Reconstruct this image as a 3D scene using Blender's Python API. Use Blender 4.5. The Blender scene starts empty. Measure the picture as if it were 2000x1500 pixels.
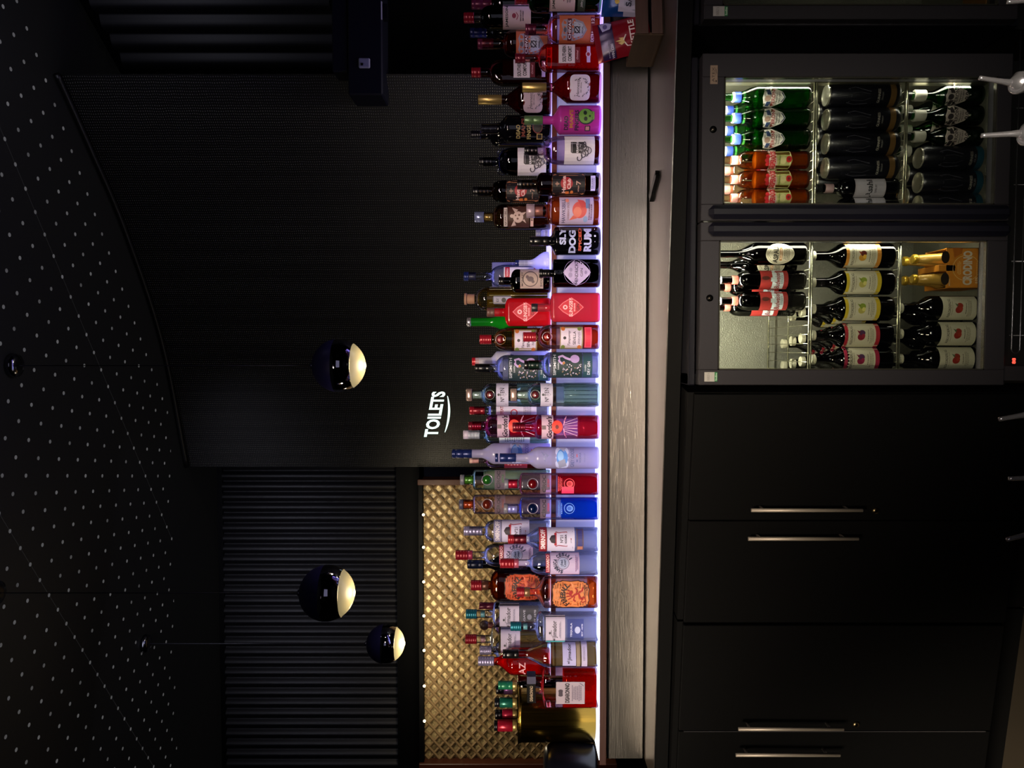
import bpy, math, random
from mathutils import Vector
from mathutils.geometry import tessellate_polygon
random.seed(7)
PI = math.pi
COL = bpy.context.scene.collection
SC = bpy.context.scene
# ---------------------------------------------------------------- camera model
F = 1480.0; PSI = math.radians(2.6); CP, SP = math.cos(PSI), math.sin(PSI); CZ = 1.6
def cw(a, d):                      # camera-frame (right, forward) -> world XY
    return (a*CP - d*SP, a*SP + d*CP)
def at(y, v, Y):                   # photo row y, photo column v, on the plane Y -> X, Z, depth
    t = (1500 - y - 750)/F
    d = Y/(CP + t*SP)
    X, _ = cw(t*d, d)
    return X, CZ + (1000 - v)/F*d, d
def atd(y, v, d):                  # same by camera depth
    t = (750 - y)/F
    X, Y = cw(t*d, d)
    return X, Y, CZ + (1000 - v)/F*d
# ---------------------------------------------------------------- materials
def lin(h):
    if isinstance(h, (tuple, list)): return tuple(h)
    h = h.lstrip('#'); c = [int(h[i:i+2], 16)/255 for i in (0, 2, 4)]
    return tuple(x/12.92 if x <= .04045 else ((x+.055)/1.055)**2.4 for x in c)
_M = {}
def newmat(name):
    m = bpy.data.materials.new(name); m.use_nodes = True
    nt = m.node_tree; nt.nodes.clear()
    return m, nt, nt.nodes, nt.links
def N(ns, t, **kw):
    n = ns.new(t)
    for k, v in kw.items(): setattr(n, k, v)
    return n
def paint(col, rough=.5, metal=0., emis=0., bump=0., bscale=60., spec=.5, coat=0., vary=0.):
    key = ('p', col if isinstance(col, str) else tuple(col), rough, metal, emis, bump, bscale, spec, coat, vary)
    if key in _M: return _M[key]
    m, nt, ns, L = newmat('paint'); c = lin(col)
    o = N(ns, 'ShaderNodeOutputMaterial'); p = N(ns, 'ShaderNodeBsdfPrincipled')
    p.inputs['Base Color'].default_value = (*c, 1); p.inputs['Roughness'].default_value = rough
    p.inputs['Metallic'].default_value = metal; p.inputs['Specular IOR Level'].default_value = spec
    p.inputs['Coat Weight'].default_value = coat
    if emis:
        p.inputs['Emission Color'].default_value = (*c, 1); p.inputs['Emission Strength'].default_value = emis
    if bump or vary:
        tc = N(ns, 'ShaderNodeTexCoord'); no = N(ns, 'ShaderNodeTexNoise'); no.inputs['Scale'].default_value = bscale
        L.new(tc.outputs['Object'], no.inputs['Vector'])
        if bump:
            b = N(ns, 'ShaderNodeBump'); b.inputs['Strength'].default_value = bump; b.inputs['Distance'].default_value = .002
            L.new(no.outputs['Fac'], b.inputs['Height']); L.new(b.outputs['Normal'], p.inputs['Normal'])
        if vary:
            r = N(ns, 'ShaderNodeMix', data_type='RGBA')
            r.inputs['A'].default_value = (*[x*(1-vary) for x in c], 1); r.inputs['B'].default_value = (*[min(1, x*(1+vary)) for x in c], 1)
            L.new(no.outputs['Fac'], r.inputs['Factor']); L.new(r.outputs['Result'], p.inputs['Base Color'])
    L.new(p.outputs[0], o.inputs[0]); _M[key] = m
    return m
def glass(tint='#f2f4f6', edge='#8f96b4', rough=.02):
    key = ('g', tint, edge, rough)
    if key in _M: return _M[key]
    m, nt, ns, L = newmat('glass')
    o = N(ns, 'ShaderNodeOutputMaterial'); lw = N(ns, 'ShaderNodeLayerWeight'); lw.inputs['Blend'].default_value = .32
    mx = N(ns, 'ShaderNodeMix', data_type='RGBA'); mx.inputs['A'].default_value = (*lin(tint), 1); mx.inputs['B'].default_value = (*lin(edge), 1)
    L.new(lw.outputs['Facing'], mx.inputs['Factor'])
    tr = N(ns, 'ShaderNodeBsdfTransparent'); L.new(mx.outputs['Result'], tr.inputs['Color'])
    gl = N(ns, 'ShaderNodeBsdfGlossy'); gl.inputs['Roughness'].default_value = rough
    fr = N(ns, 'ShaderNodeFresnel'); fr.inputs['IOR'].default_value = 1.45
    ma = N(ns, 'ShaderNodeMath', operation='MULTIPLY_ADD'); ma.inputs[1].default_value = .8; ma.inputs[2].default_value = .02
    L.new(fr.outputs[0], ma.inputs[0])
    # a tall-wave bump keeps the moulded glass from looking perfect
    tc = N(ns, 'ShaderNodeTexCoord'); no = N(ns, 'ShaderNodeTexNoise'); no.inputs['Scale'].default_value = 45
    b = N(ns, 'ShaderNodeBump'); b.inputs['Strength'].default_value = .25; b.inputs['Distance'].default_value = .002
    L.new(tc.outputs['Object'], no.inputs['Vector']); L.new(no.outputs['Fac'], b.inputs['Height'])
    L.new(b.outputs['Normal'], gl.inputs['Normal'])
    s = N(ns, 'ShaderNodeMixShader'); L.new(ma.outputs[0], s.inputs[0]); L.new(tr.outputs[0], s.inputs[1]); L.new(gl.outputs[0], s.inputs[2])
    L.new(s.outputs[0], o.inputs[0]); _M[key] = m
    return m
def liquid(col, body=.25, ior=1.33):
    """a clear coloured drink: refraction plus a little light scattered in it"""
    key = ('l', col, body, ior)
    if key in _M: return _M[key]
    m, nt, ns, L = newmat('liquid'); c = lin(col)
    o = N(ns, 'ShaderNodeOutputMaterial'); g = N(ns, 'ShaderNodeBsdfGlass'); g.inputs['IOR'].default_value = ior
    g.inputs['Roughness'].default_value = .03
    g.inputs['Color'].default_value = (*[x**.5 for x in c], 1)
    t = N(ns, 'ShaderNodeBsdfTranslucent'); t.inputs['Color'].default_value = (*c, 1)
    d = N(ns, 'ShaderNodeBsdfDiffuse'); d.inputs['Color'].default_value = (*c, 1)
    a = N(ns, 'ShaderNodeMixShader'); a.inputs[0].default_value = .4; L.new(t.outputs[0], a.inputs[1]); L.new(d.outputs[0], a.inputs[2])
    s = N(ns, 'ShaderNodeMixShader'); s.inputs[0].default_value = body
    L.new(g.outputs[0], s.inputs[1]); L.new(a.outputs[0], s.inputs[2]); L.new(s.outputs[0], o.inputs[0]); _M[key] = m
    return m
def frost(col, body=.75, rough=.3):
    """frosted or lacquered glass: translucent and diffuse under a soft sheen"""
    key = ('f', col, body, rough)
    if key in _M: return _M[key]
    m, nt, ns, L = newmat('frosted'); c = lin(col)
    o = N(ns, 'ShaderNodeOutputMaterial')
    t = N(ns, 'ShaderNodeBsdfTranslucent'); t.inputs['Color'].default_value = (*c, 1)
    d = N(ns, 'ShaderNodeBsdfDiffuse'); d.inputs['Color'].default_value = (*c, 1)
    g = N(ns, 'ShaderNodeBsdfTransparent'); g.inputs['Color'].default_value = (*[x**.5 for x in c], 1)
    a = N(ns, 'ShaderNodeMixShader'); a.inputs[0].default_value = .5; L.new(t.outputs[0], a.inputs[1]); L.new(d.outputs[0], a.inputs[2])
    b = N(ns, 'ShaderNodeMixShader'); b.inputs[0].default_value = body; L.new(g.outputs[0], b.inputs[1]); L.new(a.outputs[0], b.inputs[2])
    gl = N(ns, 'ShaderNodeBsdfGlossy'); gl.inputs['Roughness'].default_value = rough
    fr = N(ns, 'ShaderNodeFresnel'); fr.inputs['IOR'].default_value = 1.4
    s = N(ns, 'ShaderNodeMixShader'); L.new(fr.outputs[0], s.inputs[0]); L.new(b.outputs[0], s.inputs[1]); L.new(gl.outputs[0], s.inputs[2])
    L.new(s.outputs[0], o.inputs[0]); _M[key] = m
    return m
def glow(col, strength, diff=.3):
    key = ('e', col, strength)
    if key in _M: return _M[key]
    return _M.setdefault(key, paint(col, .5, 0, strength))
# ---------------------------------------------------------------- objects
def link(name, me, parent=None, loc=None):
    o = bpy.data.objects.new(name, me); COL.objects.link(o)
    if parent is not None: o.parent = parent
    if loc is not None: o.location = loc
    return o
def empty(name, loc, rz=0, label=None, cat=None, group=None):
    o = bpy.data.objects.new(name, None); COL.objects.link(o)
    o.empty_display_size = .03; o.location = loc; o.rotation_euler = (0, 0, rz)
    if label: o['label'] = label
    if cat: o['category'] = cat
    if group: o['group'] = group
    return o
def tag(o, label=None, cat=None, group=None, kind=None):
    if label: o['label'] = label
    if cat: o['category'] = cat
    if group: o['group'] = group
    if kind: o['kind'] = kind
    return o
class MB:
    """collects shapes, then links them as ONE mesh object"""
    def __init__(s): s.v = []; s.f = []; s.m = []; s.sm = []; s.mats = []
    def mi(s, mat):
        if mat not in s.mats: s.mats.append(mat)
        return s.mats.index(mat)
    def add(s, vs, fs, mat, smooth=False):
        b = len(s.v); s.v += [tuple(v) for v in vs]; k = s.mi(mat)
        for f in fs: s.f.append(tuple(b+i for i in f)); s.m.append(k); s.sm.append(smooth)
    def box(s, x0, x1, y0, y1, z0, z1, mat, bev=0.):
        if x0 > x1: x0, x1 = x1, x0
        if y0 > y1: y0, y1 = y1, y0
        if z0 > z1: z0, z1 = z1, z0
        if bev <= 0:
            vs = [(x, y, z) for x in (x0, x1) for y in (y0, y1) for z in (z0, z1)]
            fs = [(0, 1, 3, 2), (4, 6, 7, 5), (0, 4, 5, 1), (2, 3, 7, 6), (0, 2, 6, 4), (1, 5, 7, 3)]
            s.add(vs, fs, mat); return
        b = min(bev, (x1-x0)/2.01, (y1-y0)/2.01, (z1-z0)/2.01); vs = []; idx = {}
        for ix, x in enumerate((x0, x1)):
            for iy, y in enumerate((y0, y1)):
                for iz, z in enumerate((z0, z1)):
                    sx, sy, sz = (1-2*ix), (1-2*iy), (1-2*iz)
                    for ax in range(3):
                        p = [x+sx*b, y+sy*b, z+sz*b]; p[ax] = (x, y, z)[ax]
                        idx[(ix, iy, iz, ax)] = len(vs); vs.append(p)
        fs = []
        for ax in range(3):
            for e in (0, 1):
                q = []
                for a_, b_ in ((0, 0), (0, 1), (1, 1), (1, 0)):
                    k = [0, 0, 0]; k[ax] = e; k[(ax+1) % 3] = a_; k[(ax+2) % 3] = b_; q.append(idx[(*k, ax)])
                fs.append(q if not e else q[::-1])
        for ax in range(3):
            o1, o2 = (ax+1) % 3, (ax+2) % 3
            for a_ in (0, 1):
                for b_ in (0, 1):
                    k0 = [0, 0, 0]; k0[o1] = a_; k0[o2] = b_; k1 = list(k0); k1[ax] = 1
                    fs.append((idx[(*k0, o1)], idx[(*k1, o1)], idx[(*k1, o2)], idx[(*k0, o2)]))
        for c in [(i, j, k) for i in (0, 1) for j in (0, 1) for k in (0, 1)]:
            fs.append((idx[(*c, 0)], idx[(*c, 1)], idx[(*c, 2)]))
        s.add(vs, fs, mat)
    def loft(s, rings, mat, seg=32, top=True, bottom=True, smooth=True, cx=0, cy=0):
        """rings: (z, rx, ry, n) superellipse sections"""
        vs = []; fs = []
        for (z, rx, ry, n) in rings:
            for i in range(seg):
                a = 2*PI*(i+.5)/seg; ca, sa = math.cos(a), math.sin(a); e = 2/n
                vs.append((cx + rx*math.copysign(abs(ca)**e, ca), cy + ry*math.copysign(abs(sa)**e, sa), z))
        for r in range(len(rings)-1):
            for i in range(seg):
                j = (i+1) % seg
                fs.append((r*seg+i, r*seg+j, (r+1)*seg+j, (r+1)*seg+i))
        s.add(vs, fs, mat, smooth)
        n0 = len(s.v) - len(vs)
        k = s.mi(mat)
        if bottom: s.f.append(tuple(n0+i for i in range(seg))[::-1]); s.m.append(k); s.sm.append(False)
        if top: s.f.append(tuple(n0+(len(rings)-1)*seg+i for i in range(seg))); s.m.append(k); s.sm.append(False)
    def tube(s, pts, r, mat, seg=8, closed=False):
        pts = [Vector(p) for p in pts]; vs = []; fs = []; n = len(pts)
        rr = r if isinstance(r, (list, tuple)) else [r]*n
        up = Vector((0, 0, 1)); prev = None
        for i, p in enumerate(pts):
            if closed: t = pts[(i+1) % n] - pts[i-1]
            else: t = pts[min(i+1, n-1)] - pts[max(i-1, 0)]
            t.normalize()
            a = prev if prev is not None else (up if abs(t.z) < .9 else Vector((1, 0, 0)))
            x = (a - t*a.dot(t)).normalized(); prev = x; y = t.cross(x)
            for k in range(seg):
                q = 2*PI*k/seg; vs.append(p + (x*math.cos(q) + y*math.sin(q))*rr[i])
        for i in range(n if closed else n-1):
            for k in range(seg):
                j = (i+1) % n; fs.append((i*seg+k, i*seg+(k+1) % seg, j*seg+(k+1) % seg, j*seg+k))
        if not closed:
            fs.append(tuple(range(seg))[::-1]); fs.append(tuple((n-1)*seg+k for k in range(seg)))
        s.add(vs, fs, mat, True)
    def sphere(s, c, r, mat, seg=24, rings=14, z0=-1., z1=1., sc=(1, 1, 1)):
        vs = []; fs = []
        a0, a1 = math.asin(max(-1, z0)), math.asin(min(1, z1))
        for i in range(rings+1):
            t = a0 + (a1-a0)*i/rings; z = math.sin(t); q = math.cos(t)
            for k in range(seg):
                a = 2*PI*k/seg; vs.append((c[0]+r*q*math.cos(a)*sc[0], c[1]+r*q*math.sin(a)*sc[1], c[2]+r*z*sc[2]))
        for i in range(rings):
            for k in range(seg):
                fs.append((i*seg+k, i*seg+(k+1) % seg, (i+1)*seg+(k+1) % seg, (i+1)*seg+k))
        s.add(vs, fs, mat, True)
    def build(s, name, parent=None, loc=None):
        me = bpy.data.meshes.new(name); me.from_pydata(s.v, [], s.f)
        for m in s.mats: me.materials.append(m)
        me.polygons.foreach_set('material_index', s.m); me.polygons.foreach_set('use_smooth', s.sm); me.update()
        return link(name, me, parent, loc)
def bx(name, x0, x1, y0, y1, z0, z1, mat, parent=None, bev=0.):
    m = MB(); m.box(x0, x1, y0, y1, z0, z1, mat, bev); return m.build(name, parent)
# ---------------------------------------------------------------- lettering
_T = {}
def text_geo(s, bold=0., shear=0.):
    key = (s, bold, shear)
    if key in _T: return _T[key]
    cu = bpy.data.curves.new('t', 'FONT'); cu.body = s; cu.size = 1; cu.resolution_u = 3; cu.offset = bold; cu.shear = shear
    ob = bpy.data.objects.new('t', cu); me = bpy.data.meshes.new_from_object(ob)
    vs = [(v.co.x, v.co.y) for v in me.vertices]; fs = [tuple(p.vertices) for p in me.polygons]
    bpy.data.objects.remove(ob); bpy.data.curves.remove(cu); bpy.data.meshes.remove(me)
    x0 = min(v[0] for v in vs); x1 = max(v[0] for v in vs); y0 = min(v[1] for v in vs); y1 = max(v[1] for v in vs)
    vs = [((v[0]-x0)/(x1-x0)-.5, (v[1]-y0)/(y1-y0)-.5) for v in vs]
    _T[key] = (vs, fs); return _T[key]
def draw(mb, items, surf, toz, S, off0=.0003):
    """flat artwork in photo pixels laid on a surface: surf(x, z, off) -> point"""
    off = off0
    for it in items:
        off += .00018; k = it[0]
        if k in ('t', 'i'):
            _, s, cx, v, w, h, col = it[:7]; vs, fs = text_geo(s, it[7] if len(it) > 7 else .022, .3 if k == 'i' else 0)
            z = toz(v); ra = it[8] if len(it) > 8 else 0; rc, rs_ = math.cos(ra), math.sin(ra)
            mb.add([surf((cx+a*w*rc+b*h*rs_)*S, z+(b*h*rc-a*w*rs_)*S, off) for a, b in vs], fs, paint(col, .5))
        elif k == 'r':
            _, cx, v, w, h, col = it[:6]; m = paint(*col) if isinstance(col, tuple) else paint(col, .45)
            n = 8; z = toz(v); vs = []; fs = []
            for i in range(n+1):
                x = (cx-w/2+w*i/n)*S; vs += [surf(x, z-h*S/2, off), surf(x, z+h*S/2, off)]
            fs = [(2*i, 2*i+2, 2*i+3, 2*i+1) for i in range(n)]; mb.add(vs, fs, m)
        elif k in ('e', 'o'):
            _, cx, v, w, h, col = it[:6]; z = toz(v); inner = 0 if k == 'e' else it[6]; vs = []; fs = []; n = 28; R = 3
            for r in range(R+1):
                q = inner + (1-inner)*r/R
                for i in range(n):
                    a = 2*PI*i/n; vs.append(surf((cx+w/2*q*math.cos(a))*S, z+h/2*q*math.sin(a)*S, off))
            for r in range(R):
                for i in range(n):
                    fs.append((r*n+i, (r+1)*n+i, (r+1)*n+(i+1) % n, r*n+(i+1) % n))
            mb.add(vs, fs, paint(col, .45))
        elif k == 'p':
            _, pts, col = it[:3]; v3 = [Vector((a, b, 0)) for a, b in pts]
            tris = [[pts[i] for i in f] for f in tessellate_polygon([v3])]
            for _r in range(4):
                nx_ = []
                for t in tris:
                    L3 = [math.hypot(t[i][0]-t[(i+1) % 3][0], t[i][1]-t[(i+1) % 3][1]) for i in range(3)]; j = L3.index(max(L3))
                    if L3[j] < 5: nx_.append(t); continue
                    a, b, c = t[j], t[(j+1) % 3], t[(j+2) % 3]; md = ((a[0]+b[0])/2, (a[1]+b[1])/2); nx_ += [[a, md, c], [md, b, c]]
                tris = nx_
            for t in tris: mb.add([surf(a*S, toz(b), off) for a, b in t], [(0, 1, 2)], paint(col, .45))
        elif k == 'l':
            _, pts, wd, col = it[:4]; vs = []; fs = []; n = len(pts)
            for i in range(n):
                a = pts[max(0, i-1)]; b = pts[min(n-1, i+1)]; dx, dy = b[0]-a[0], b[1]-a[1]; q = math.hypot(dx, dy) or 1
                nx, ny = -dy/q*wd/2, dx/q*wd/2
                vs += [surf((pts[i][0]+nx)*S, toz(pts[i][1]+ny), off), surf((pts[i][0]-nx)*S, toz(pts[i][1]-ny), off)]
            fs = [(2*i, 2*i+1, 2*i+3, 2*i+2) for i in range(n-1)]; mb.add(vs, fs, paint(col, .5))
        elif k == 'tx':   # small print: rows of short strokes too fine to read
            _, cx, v, w, h, rows, col = it[:7]; m = paint(col, .5); rr = random.Random(int(abs(cx*31+v*7+w)))
            for j in range(rows):
                z = toz(v - h/2 + h*(j+.5)/rows); x = -w/2*rr.uniform(.7, 1); e = -x
                while x < e:
                    l = rr.uniform(1.2, 3.2); q = min(e, x+l)
                    mb.add([surf((cx+x)*S, z-.28*h/rows*S, off), surf((cx+q)*S, z-.28*h/rows*S, off), surf((cx+q)*S, z+.28*h/rows*S, off), surf((cx+x)*S, z+.28*h/rows*S, off)], [(0, 1, 2, 3)], m)
                    x = q + .8
# ---------------------------------------------------------------- bottles
TZ = {'F': 1.306, 'B': 1.462, 'R': 1.462}
TY = {'F': 2.568, 'B': 2.725, 'R': 2.835}
GROUP = {'F': 'spirit bottles standing in the front row of the lit shelf', 'B': 'spirit bottles on the raised back step', 'R': 'spirit bottles on the raised back step'}
def bottle(name, label, cat, y, row, vt, vc, vn, vb, w, wn, glassm, caps, liq=None, labels=(), n=2, dr=1., sh='dome', face=None, Y=None, z0=None, seg=36, extra=None, group=None, nb=2, taper=1.):
    """y: photo row of the axis; vt cap top, vc neck top, vn shoulder top, vb body top (photo columns); w, wn widths in px"""
    Y = Y if Y is not None else TY[row]; z0 = z0 if z0 is not None else TZ[row]
    X, _, d = at(y, 1000, Y); S = d/F; zz = lambda v: CZ + (1000-v)*S - z0
    rx = w*S/2; ry = rx*dr; rn = wn*S/2
    rz = -math.atan2(X, Y) if face is None else face
    root = empty(name, (X, Y, z0), rz, label, cat, group or (GROUP[row] if row in GROUP else None))
    ZT, ZC, ZN, ZB = zz(vt), zz(vc), zz(vn), zz(vb)
    def sect(z):
        if z <= ZB:
            q = 1 - (1-taper)*(1 - z/ZB); e = 1
            if z < .008: e = .9 + .1*math.sqrt(max(0, 1-(1-z/.008)**2))
            return (rx*q*e, ry*q*e, n)
        if z >= ZN: return (rn, rn, nb)
        t = (z-ZB)/(ZN-ZB)
        if sh == 'dome': k = math.sqrt(max(0, 1-t*t))
        elif sh == 'slope': k = .5+.5*math.cos(PI*t)
        elif sh == 'line': k = 1-t
        elif sh == 'sharp': k = (1-t**5)
        else: k = (1-t)**.8
        return (rn+(rx-rn)*k, rn+(ry-rn)*k, nb+(n-nb)*k)
    zs = [0, .002, .005, .008] + [.008+(ZB-.008)*i/5 for i in range(1, 6)]
    zs += [ZB+(ZN-ZB)*math.sin(i/10*PI/2) if sh in ('dome', 'sharp') else ZB+(ZN-ZB)*i/10 for i in range(1, 11)]
    zs += [ZN+(ZC-ZN)*.5, ZC, ZC+(ZT-ZC)*.7]
    b = MB(); b.loft([(z, *sect(z)) for z in zs], glassm, seg, top=False)
    b.build('glass_body', root)
    if liq:
        col, vf = liq[:2]; ZF = zz(vf); ii = .0022
        lz = [z for z in zs if .006 < z < ZF-.002] + [ZF]
        lz = [.007] + lz
        m = MB(); m.loft([(z, max(.002, sect(z)[0]-ii), max(.002, sect(z)[1]-ii), sect(z)[2]) for z in lz], liquid(col, *(liq[2:])), seg)
        m.build('liquid', root)
    for c in caps:
        nm, v0, v1, cwid, mat = c[:5]; r = cwid*S/2; za, zb = zz(v1), zz(v0); m = MB(); e = min(.0012, (zb-za)*.2); sq = c[6] if len(c) > 6 else 2
        rings = [(za, r*.97, r*.97, sq), (za+e, r, r, sq)]
        if len(c) > 5 and c[5]:
            k = c[5]
            for i in range(k):
                q = za + e + (zb-za-2*e)*(i+.5)/k; rings += [(q-.0007, r, r, sq), (q, r*.975, r*.975, sq), (q+.0007, r, r, sq)]
        rings += [(zb-e, r, r, sq), (zb, r*.93, r*.93, sq)]
        m.loft(rings, mat, 28 if sq == 2 else 40); m.build(nm, root)
    for lb in labels:
        # (cx, v0, v1, width, colour or None, items, shape)
        cx, v0, v1, lw, col = lb[:5]; items = lb[5] if len(lb) > 5 else []; shp = lb[6] if len(lb) > 6 else 'r'
        dl = d - ry; zl = lambda v: CZ + (1000-v)/F*dl - z0; Sl = dl/F
        def surf(x, z, off):
            a, b_, nn = sect(max(.009, z)); a += off; b_ += off; q = min(.997, abs(x)/a)
            if q >= .997: x = math.copysign(.997*a, x)
            return (x, -b_*(1-q**nn)**(1/nn), z)
        par = root
        if col is not None:
            m = MB(); mt = col if not isinstance(col, str) else paint(col, .55)
            if shp == 'r':
                nx, nz = 16, 4; vs = []; fs = []
                for j in range(nz+1):
                    for i in range(nx+1):
                        vs.append(surf((cx-lw/2+lw*i/nx)*Sl, zl(v1+(v0-v1)*j/nz), .0004))
                for j in range(nz):
                    for i in range(nx): fs.append((j*(nx+1)+i, j*(nx+1)+i+1, (j+1)*(nx+1)+i+1, (j+1)*(nx+1)+i))
                m.add(vs, fs, mt, True)
            else:
                nn = {'e': 2, 'd': 1.15, 's': 5, 'h': 3}[shp]; vs = []; fs = []; K = 36; R = 5
                for r in range(R+1):
                    for i in range(K):
                        a = 2*PI*i/K; ca, sa = math.cos(a), math.sin(a); e = 2/nn
                        vs.append(surf((cx+lw/2*r/R*math.copysign(abs(ca)**e, ca))*Sl, zl((v0+v1)/2)+(v1-v0)/2*Sl*r/R*math.copysign(abs(sa)**e, sa), .0004))
                for r in range(R):
                    for i in range(K): fs.append((r*K+i, r*K+(i+1) % K, (r+1)*K+(i+1) % K, (r+1)*K+i))
                m.add(vs, fs, mt, True)
            par = m.build('label', root)
        if items:
            m = MB(); draw(m, items, surf, zl, Sl, .0006); m.build('lettering' if any(i[0] in 'ti' for i in items) else 'printed_emblem', par)
    if extra: extra(root, S, zz, rx, ry, rn)
    return root
# ================================================================ the setting
BLK = paint('#030304', .6, bump=.15, bscale=90, spec=.12)
def ramp_glow(name, stops, strength, base='#d8d8f0', axis=0, lo=-1.4, hi=1.4):
    m, nt, ns, L = newmat(name); o = N(ns, 'ShaderNodeOutputMaterial'); p = N(ns, 'ShaderNodeBsdfPrincipled')
    p.inputs['Base Color'].default_value = (*lin(base), 1); p.inputs['Roughness'].default_value = .25
    g = N(ns, 'ShaderNodeNewGeometry'); sx = N(ns, 'ShaderNodeSeparateXYZ'); mr = N(ns, 'ShaderNodeMapRange')
    mr.inputs['From Min'].default_value = lo; mr.inputs['From Max'].default_value = hi
    L.new(g.outputs['Position'], sx.inputs[0]); L.new(sx.outputs[axis], mr.inputs['Value'])
    cr = N(ns, 'ShaderNodeValToRGB'); e = cr.color_ramp.elements
    e[0].position = stops[0][0]; e[0].color = (*lin(stops[0][1]), 1); e[1].position = stops[-1][0]; e[1].color = (*lin(stops[-1][1]), 1)
    for q, c in stops[1:-1]: k = e.new(q); k.color = (*lin(c), 1)
    L.new(mr.outputs[0], cr.inputs[0]); L.new(cr.outputs[0], p.inputs['Emission Color']); p.inputs['Emission Strength'].default_value = strength
    L.new(p.outputs[0], o.inputs[0]); return m
def brushed(col, rough, axis=2, scale=260, bump=.12):
    m, nt, ns, L = newmat('brushed_steel'); o = N(ns, 'ShaderNodeOutputMaterial'); p = N(ns, 'ShaderNodeBsdfPrincipled')
    p.inputs['Metallic'].default_value = 1; p.inputs['Base Color'].default_value = (*lin(col), 1)
    tc = N(ns, 'ShaderNodeTexCoord'); mp = N(ns, 'ShaderNodeMapping'); sc = [scale]*3; sc[axis] = scale*.02; mp.inputs['Scale'].default_value = sc
    no = N(ns, 'ShaderNodeTexNoise'); no.inputs['Scale'].default_value = 1; no.inputs['Detail'].default_value = 3
    L.new(tc.outputs['Object'], mp.inputs[0]); L.new(mp.outputs[0], no.inputs['Vector'])
    mr = N(ns, 'ShaderNodeMapRange'); mr.inputs['To Min'].default_value = rough-.07; mr.inputs['To Max'].default_value = rough+.09
    L.new(no.outputs['Fac'], mr.inputs['Value']); L.new(mr.outputs[0], p.inputs['Roughness'])
    b = N(ns, 'ShaderNodeBump'); b.inputs['Strength'].default_value = bump; b.inputs['Distance'].default_value = .001
    L.new(no.outputs['Fac'], b.inputs['Height']); L.new(b.outputs['Normal'], p.inputs['Normal']); L.new(p.outputs[0], o.inputs[0]); return m
def woodmat(c1, c2, scale=6, axis=0, rough=.45):
    m, nt, ns, L = newmat('wood'); o = N(ns, 'ShaderNodeOutputMaterial'); p = N(ns, 'ShaderNodeBsdfPrincipled'); p.inputs['Roughness'].default_value = rough
    tc = N(ns, 'ShaderNodeTexCoord'); mp = N(ns, 'ShaderNodeMapping'); s = [scale*12]*3; s[axis] = scale; mp.inputs['Scale'].default_value = s
    no = N(ns, 'ShaderNodeTexNoise'); no.inputs['Scale'].default_value = 1; no.inputs['Detail'].default_value = 5
    mx = N(ns, 'ShaderNodeMix', data_type='RGBA'); mx.inputs['A'].default_value = (*lin(c1), 1); mx.inputs['B'].default_value = (*lin(c2), 1)
    L.new(tc.outputs['Object'], mp.inputs[0]); L.new(mp.outputs[0], no.inputs['Vector']); L.new(no.outputs['Fac'], mx.inputs['Factor'])
    L.new(mx.outputs['Result'], p.inputs['Base Color']); b = N(ns, 'ShaderNodeBump'); b.inputs['Strength'].default_value = .3; b.inputs['Distance'].default_value = .002
    L.new(no.outputs['Fac'], b.inputs['Height']); L.new(b.outputs['Normal'], p.inputs['Normal']); L.new(p.outputs[0], o.inputs[0]); return m
def struct(o, name=None):
    o['kind'] = 'structure'; return o
struct(bx('floor', -5, 4, -2, 8, -.1, 0, paint('#2b241b', .6, vary=.3, bscale=4)))
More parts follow.
